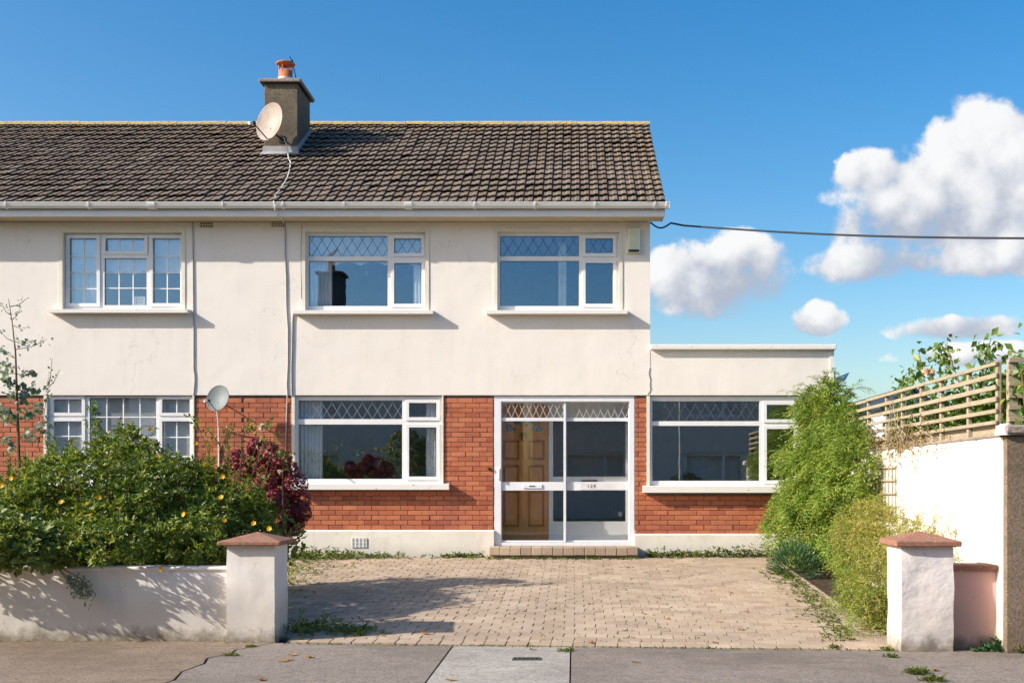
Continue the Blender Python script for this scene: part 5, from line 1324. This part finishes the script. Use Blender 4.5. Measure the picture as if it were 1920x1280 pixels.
vb = MB().mat('stem_pale')
for _ in range(26):
    y = random.gauss(-4.2, 0.6); z = 1.5 + random.gauss(0, 0.15)
    B('stem_pale').tube([(3.77, y, z), (3.75, y + random.gauss(0, 0.15), z + random.gauss(0.05, 0.15)), (3.77, y + random.gauss(0, 0.3), z + random.gauss(-0.05, 0.25))], 0.004, 4).build('stem', dv)

# weeds and ground cover
def weeds(name, pts, k, L, Wd, mat='leaf_weed', spread=1.0):
    P = np.array(pts); Ax = np.tile([[0, 0, 1.0]], (len(P), 1)) + rng.normal(0, 0.3, P.shape)
    a = whorls(P, Ax, k, L, Wd, spread, 0.25); return leaf_mesh(name, *a, mat, 0.10)
def gp(x, y, h=0.0): return [x, y, (drive_z(y) if y > edge_y(x) else -0.44) + h]
pts = []
for _ in range(420):
    x = random.uniform(1.08, 3.0); pts.append(gp(x, -0.10 - abs(random.gauss(0, 0.10)), abs(random.gauss(0, 0.05)) * (1 + 0.8 * max(0, x - 1.9))))
for _ in range(420):
    x = -4.2 + abs(random.gauss(0, 0.85)); y = -0.12 - abs(random.gauss(0, 0.16)) * (1 + 0.8 * max(0, -2.9 - x))
    if x < -1.4: pts.append(gp(x, y, abs(random.gauss(0, 0.03)) * (1 + max(0, -2.8 - x))))
for _ in range(130): pts.append(gp(random.uniform(-2.0, -1.35), -0.12 - abs(random.gauss(0, 0.10)), abs(random.gauss(0, 0.02))))
for _ in range(110): pts.append(gp(random.uniform(-1.3, 1.0), -0.42 - abs(random.gauss(0, 0.05)), 0.0))
tag(mobj('weeds', weeds('weeds', pts, 4, 0.062, 0.42)), 'straggling green weeds along the foot of the house wall', 'weeds', kind='stuff')
pts = []
for _ in range(520):
    y = random.uniform(-6.8, -1.6); x = 2.92 - abs(random.gauss(0, 0.16)) - 0.10 * max(0, -4.0 - y); pts.append(gp(x, y, abs(random.gauss(0, 0.02))))
tag(mobj('creeping_weeds', weeds('creeping_weeds', pts, 4, 0.042, 0.5)), 'yellow-green creeping weeds along the right edge of the drive', 'weeds', kind='stuff')
pts = []
for _ in range(560):
    y = random.uniform(-6.7, -0.8); x = -4.2 + abs(random.gauss(0, 0.42)) + 0.2 * max(0, -4.5 - y); pts.append(gp(x, y, abs(random.gauss(0, 0.05))))
for _ in range(160): pts.append(gp(random.gauss(-2.55, 0.16), random.gauss(-6.25, 0.18), abs(random.gauss(0, 0.06))))
for _ in range(90): pts.append(gp(random.gauss(-2.15, 0.14), random.gauss(-6.35, 0.12), abs(random.gauss(0, 0.02))))
tag(mobj('bed_weeds', weeds('bed_weeds', pts, 4, 0.055, 0.36, 'leaf_hypericum')), 'dark weeds along the shaded left edge of the drive', 'weeds', kind='stuff')
pts = []
for _ in range(620):                                  # sprigs in the joints between the pavers
    r = random.randint(0, 36); x = random.gauss(0.3, 1.1)
    y = -0.28 - (r + 0.5) * PD - 0.080 * (x + 2.6) * (r / 36.0); pts.append(gp(x, y, 0.0))
for _ in range(420):
    x = random.uniform(-2.7, 2.8); pts.append([x, edge_y(x) + random.gauss(0.0, 0.012), -0.438])
tag(mobj('joint_moss', weeds('joint_moss', pts, 5, 0.027, 0.5)), 'small tufts of moss and weed in the paving joints', 'weeds', kind='stuff')
pts = []
for _ in range(420):
    x = random.uniform(-6.5, -2.8); pts.append([x, (-6.77 if x < -3.27 else -6.85) - abs(random.gauss(0, 0.012)), -0.438])
for _ in range(120): pts.append([random.uniform(3.36, 3.8), -7.30 - abs(random.gauss(0, 0.01)), -0.438]); 
tag(mobj('wall_foot_moss', weeds('wall_foot_moss', pts, 4, 0.018, 0.6, 'leaf_dry')), 'dry moss and grit along the foot of the front walls', 'weeds', kind='stuff')

def tuft(px, py, r, n, label, L=0.05, Wd=0.35, mat='leaf_weed', z=-0.44, flat=0.3):
    s = (py - CY) / (ZC - z); Y = F / s - D; X = (px - CX) / s
    pts = [[X + random.gauss(0, r), Y + random.gauss(0, r), z + 0.003 + abs(random.gauss(0, r * flat))] for _ in range(n)]
    me = weeds('weed_tuft', pts, 5, L, Wd, mat); me.transform(Matrix.Translation((-X, -Y, -z)))
    return tag(mobj('weed_tuft', me, None, (X, Y, z)), label, 'weed', 'weed tufts on the footpath')
tuft(1061, 1220, 0.035, 46, 'tuft of green moss at the corner of the pale footpath slab', 0.03, 0.4)
tuft(1662, 1219, 0.03, 26, 'small bright weed at the kerb end of the drive near the right gate pillar', 0.035, 0.5)
tuft(1673, 1231, 0.028, 26, 'bright green weed in front of the right gate pillar', 0.04, 0.5)
tuft(1565, 1213, 0.028, 26, 'low weed on the paving edge left of the right gate pillar', 0.03, 0.5)
tuft(1722, 1262, 0.045, 60, 'grassy weed growing from the footpath at the bottom right', 0.055, 0.16)
tuft(1745, 1275, 0.04, 40, 'second grassy weed at the bottom edge of the footpath', 0.055, 0.16)
tuft(1868, 1219, 0.045, 34, 'dark leafy weed at the foot of the roughcast wall', 0.09, 0.28, 'leaf_rosemary', flat=0.6)
tuft(1835, 1220, 0.03, 20, 'small leafy weed at the foot of the pink wall', 0.05, 0.3, 'leaf_rosemary')
tuft(1912, 1222, 0.05, 40, 'green weed against the roughcast wall at the right edge', 0.07, 0.3)
tuft(435, 1228, 0.028, 70, 'sparse weeds beside the footpath crack', 0.022, 0.5)
tuft(470, 1212, 0.018, 80, 'mossy weeds in front of the left gate pillar', 0.022, 0.5)

# fallen leaves
def dead_leaf_mesh(sz, sd):
    r = random.Random(sd); mb = MB().mat('leaf_dead'); n = 7
    rim = []
    for k in range(10):
        a = 6.283 * k / 10; q = sz * (1 if k % 2 else 0.62) * r.uniform(0.8, 1.15)
        rim.append((q * math.cos(a), q * 0.75 * math.sin(a), 0.004 + sz * 0.45 * r.random() * abs(math.cos(a))))
    mb.add([(0, 0, 0.004)] + rim, [(0, k + 1, (k + 1) % 10 + 1) for k in range(10)])
    mb.tube([(0, 0, 0.004), (-sz * 0.9, sz * 0.1, 0.006)], sz * 0.03, 4); return mb.mesh('fallen_leaf')
dl = [dead_leaf_mesh(0.032 + 0.007 * k, k) for k in range(4)]
for (px, py, k, lab_) in (
    (797, 1188, 3, 'large orange fallen leaf in the shadow on the paving near the left gate pillar'),
    (541, 1237, 3, 'largest yellow-brown leaf of the cluster on the footpath below the left gate pillar'),
    (548, 1228, 2, 'topmost leaf of the cluster on the footpath below the left gate pillar'),
    (530, 1240, 2, 'leftmost leaf of the cluster on the footpath below the left gate pillar'),
    (580, 1232, 2, 'dry leaf just right of the leaf cluster on the footpath'),
    (490, 1275, 3, 'curled brown leaf at the bottom edge of the footpath near the crack'),
    (845, 1275, 2, 'brown leaf at the bottom edge of the pale footpath slab'),
    (800, 1076, 2, 'dry leaf on the paving left of the doorstep in sunlight'),
    (712, 1061, 1, 'small leaf on the paving in front of the plinth vent'),
    (1177, 1064, 2, 'brown leaf on the paving just in front of the right end of the doorstep'),
    (1109, 1205, 2, 'orange leaf on the front edge of the paving right of the moss tuft'),
    (1390, 1181, 2, 'orange leaf on the paving midway between doorstep and right gate pillar'),
    (1342, 1205, 1, 'small leaf on the front edge of the paving towards the right gate pillar'),
    (1350, 1166, 1, 'dark leaf on the paving behind the orange leaf near the front edge'),
    (1578, 1174, 3, 'large ochre leaf on the paving beside the olive bush'),
    (1618, 1180, 2, 'brown leaf on the paving nearest the right gate pillar'),
    (1370, 1111, 1, 'pale leaf on the paving in front of the extension window'),
    (1252, 1160, 1, 'small leaf on the paving below the extension window near the weeds'),
    (1753, 1257, 2, 'orange leaf on the footpath beside the grassy weed'),
    (1192, 1242, 1, 'brown leaf alone on the grey footpath right of the pale slab'),
    (999, 1218, 1, 'small leaf on the pale footpath slab above the drain cover'),
    (1235, 1121, 1, 'dull leaf on the paving below the brick strip right of the porch'),
    (1208, 1151, 0, 'tiny leaf on the paving in line with the right edge of the porch'),
    (1400, 1147, 1, 'brown leaf on the right half of the paving'),
    (1482, 1162, 0, 'tiny leaf on the paving left of the olive bush'),
    (940, 1115, 0, 'tiny dark leaf on the paving below the left edge of the porch'),
    (716, 1191, 1, 'reddish leaf in the shadow on the paving left of the large orange leaf')):
    lo, hi = -9.5, -0.2                              # depth where the ground shows at this picture height
    for _ in range(40):
        md = (lo + hi) / 2; z_ = drive_z(md) if md > -7.0 else -0.44
        if CY - (z_ - ZC) * F / (D + md) > py: lo = md
        else: hi = md
    o = mobj('fallen_leaf', dl[k], None, (fx(px, lo), lo, (drive_z(lo) if lo > -7.0 else -0.44) + 0.002), (0, 0, random.uniform(0, 6.28)))
    on = 'paving' if py < 1210 else 'footpath'
    tag(o, lab_, 'leaf', 'fallen leaves on the ' + on)

# ------------------------------------------------------------------ houses glimpsed beyond, and the other side of the street (seen mirrored in the windows)
fh = thing('distant_house', (10, 16, 0), 'distant dark-roofed pale house glimpsed over the trellis', 'house')
B('far_wall').box(8.6, 9.9, 14, 22, -0.5, 3.25).build('wall', fh)
B('far_wall').prism([(8.6, 3.25), (9.9, 3.25), (9.25, 3.72)], 'y', 14.001, 22).build('gable', fh)
B('slate').prism([(8.42, 3.12), (9.25, 3.76), (10.1, 3.12), (10.06, 3.04), (9.25, 3.68), (8.46, 3.04)], 'y', 13.8, 22.2).build('roof', fh)
B('slate').box(9.0, 9.35, 13.97, 13.998, 2.3, 2.9).build('window', fh)
fh2 = thing('distant_house', (15, 20, 0), 'distant house with blue-grey roof behind the trellis at the right edge', 'house')
B('far_wall').box(12.8, 20, 16, 22, -0.5, 2.6).build('wall', fh2)
B('flashing').prism([(15.5, 2.5), (19, 3.9), (22.5, 2.5)], 'x', 12.5, 20.3).build('roof', fh2)

tag(B('path_concrete').box(-60, 60, -19.4, -16.3, -0.6, -0.44).build('far_footpath'), kind='structure')
tag(B('leaf_broad').add([(-60, -24, -0.2), (60, -24, -0.2), (60, -19.4, -0.42), (-60, -19.4, -0.42)], [(0, 1, 2, 3)]).build('far_lawn'), kind='structure')
for (xa, xb, lab) in ((-31.5, -17.0, 'grey house across the road beyond the one with the gull'), (-16.2, -2.2, 'grey house across the road with a gull on its chimney'), (-1.5, 12.5, 'plain grey house across the road facing the porch')):
    oh = thing('opposite_house', ((xa + xb) / 2, -27, -0.3), lab, 'house')
    wins = [(xa + 1.2 + k * 4.3, xa + 3.4 + k * 4.3, z, z + 1.3) for k in range(3) for z in (0.9, 3.5)]
    B('far_render').plate(xa, xb, -0.4, 5.4, wins, -24.25, -24.0).build('wall', oh)
    B('far_render').box(xa, xb, -32, -24.3, -0.4, 5.4).build('wall_core', oh)
    B('slate').prism([(-23.6, 5.3), (-28.0, 8.15), (-32.4, 5.3)], 'x', xa - 0.2, xb + 0.2).build('roof', oh)
    for w_ in wins: B('upvc').plate(*w_, [(w_[0] + 0.1, w_[1] - 0.8, w_[2] + 0.1, w_[3] - 0.1), (w_[1] - 0.7, w_[1] - 0.1, w_[2] + 0.1, w_[3] - 0.1)], -24.18, -24.1).build('window', oh)
    if -20 < xa < -10:
        oc = B('chimney_render').bbox(-10.1, -9.2, -28.5, -27.5, 7.2, 9.35, 0.02).build('chimney', oh)
        B('coping_concrete').bbox(-10.2, -9.1, -28.6, -27.4, 9.352, 9.45, 0.02).build('chimney_cap', oc)
        B('terracotta').lathe([(0.17, 0), (0.15, 0.5), (0.11, 0.5)], (-9.7, -28, 9.45), 16).build('chimney_pot', oc)
gu = thing('gull', (-9.7, -28, 9.95), 'gull standing on the chimney pot across the road', 'bird')
B('gull_white').lathe([(0.0, 0.30), (0.05, 0.26), (0.10, 0.12), (0.11, 0.0), (0.07, -0.16), (0.02, -0.32), (0, -0.34)], (0, 0, 0), 12, Matrix.Rotation(R(62), 3, 'Y')).build('body', gu, True).location = (-9.7, -28, 10.22)
B('gull_white').lathe([(0.0, 0.07), (0.05, 0.05), (0.065, 0.0), (0.05, -0.05), (0, -0.07)], (-9.45, -28, 10.42), 10).build('head', gu, True)
B('terracotta').tube([(-9.40, -28, 10.42), (-9.30, -28, 10.40)], [0.02, 0.006], 6).build('beak', gu)
for dx in (-0.03, 0.03): B('terracotta').tube([(-9.68 + dx, -28 + dx, 10.15), (-9.68 + dx, -28 + dx, 9.952)], 0.008, 5).build('leg', gu)
hd = thing('hedge', (-3.5, -20.3, -0.4), 'clipped sunlit hedge across the road', 'hedge')
hl_ = [((-9.5 + k * 1.5, -20.6, 0.3), (1.1, 0.6, 1.0)) for k in range(3)] + [((-5.6, -20.4, 1.2), (0.75, 0.7, 1.75)), ((-4.7, -20.4, 1.0), (0.8, 0.7, 1.75))]
P, Nn = sample_lobes(hl_, 4200, 0.8, 1.05, 0.85, lambda P: P[:, 2] > -0.4)
foliage('foliage', hd, P, Nn + np.array([[0, 0, 0.4]]), 5, 0.11, 0.5, 'leaf_broad')
rb = thing('round_bush', (3.75, -20.3, -0.4), 'dark rounded bush across the road', 'shrub')
P, Nn = sample_lobes([((3.75, -20.3, 0.45), (0.85, 0.8, 0.95))], 1500, 0.8, 1.05, 0.85)
foliage('foliage', rb, P, Nn, 5, 0.11, 0.5, 'leaf_hedge')
lm = thing('lamp_post', (3.2, -16.7, -0.44), 'tall pale street lamp post across the road', 'street lamp')
B('bone').tube([(3.2, -16.7, -0.44), (3.2, -16.7, 0.8), (3.2, -16.7, 6.5)], [0.075, 0.055, 0.04], 10).build('pole', lm)
B('bone').tube([(3.2, -16.7, 6.5), (3.2, -16.3, 6.75), (3.2, -15.6, 6.8)], [0.035, 0.03, 0.03], 8).build('arm', lm)
B('bone').bbox(3.1, 3.3, -15.7, -15.1, 6.74, 6.86, 0.03).build('lantern', lm)
# car parked across the road
def car(x, y):
    t = thing('parked_car', (x, y, -0.56), 'dark parked hatchback on the far side of the road', 'car')
    side = [(-2.0, 0.35), (-2.05, 0.75), (-1.85, 0.95), (-1.0, 1.05), (-0.35, 1.48), (0.9, 1.50), (1.75, 1.05), (2.0, 0.95), (2.05, 0.4)]
    z0 = -0.56; Q = lambda pts_: [(x + a, z0 + b_) for a, b_ in pts_]
    B('car_blue').prism(Q(side[:3] + [(-1.0, 1.0), (1.75, 1.0)] + side[7:]), 'y', y - 0.85, y + 0.85).build('body', t)
    B('black_plastic').prism(Q([(-0.95, 1.002), (-0.33, 1.44), (0.88, 1.46), (1.65, 1.002)]), 'y', y - 0.74, y + 0.74).build('glasshouse', t)
    B('car_blue').prism(Q([(-0.35, 1.441), (0.9, 1.461), (0.85, 1.52), (-0.25, 1.51)]), 'y', y - 0.72, y + 0.72).build('roof', t)
    for a in (-1.3, 1.3):
        for s_ in (-1, 1):
            M_ = Matrix.Rotation(R(90), 3, 'X')
            w_ = B('tyre').lathe([(0.19, -0.1), (0.30, -0.1), (0.32, -0.06), (0.32, 0.06), (0.30, 0.1), (0.19, 0.1)], (x + a, y + s_ * 0.80, z0 + 0.32), 20, M_).build('wheel', t)
            B('bone').lathe([(0.0, -0.06), (0.20, -0.09), (0.20, 0.09), (0, 0.06)], (x + a, y + s_ * 0.80, z0 + 0.32), 16, M_).build('rim', w_)
    for s_ in (-1, 1): B('gull_white').bbox(x - 2.06, x - 1.95, y + s_ * 0.6 - 0.14, y + s_ * 0.6 + 0.14, z0 + 0.66, z0 + 0.8, 0.02).build('headlight', t)
car(3.4, -15.2)
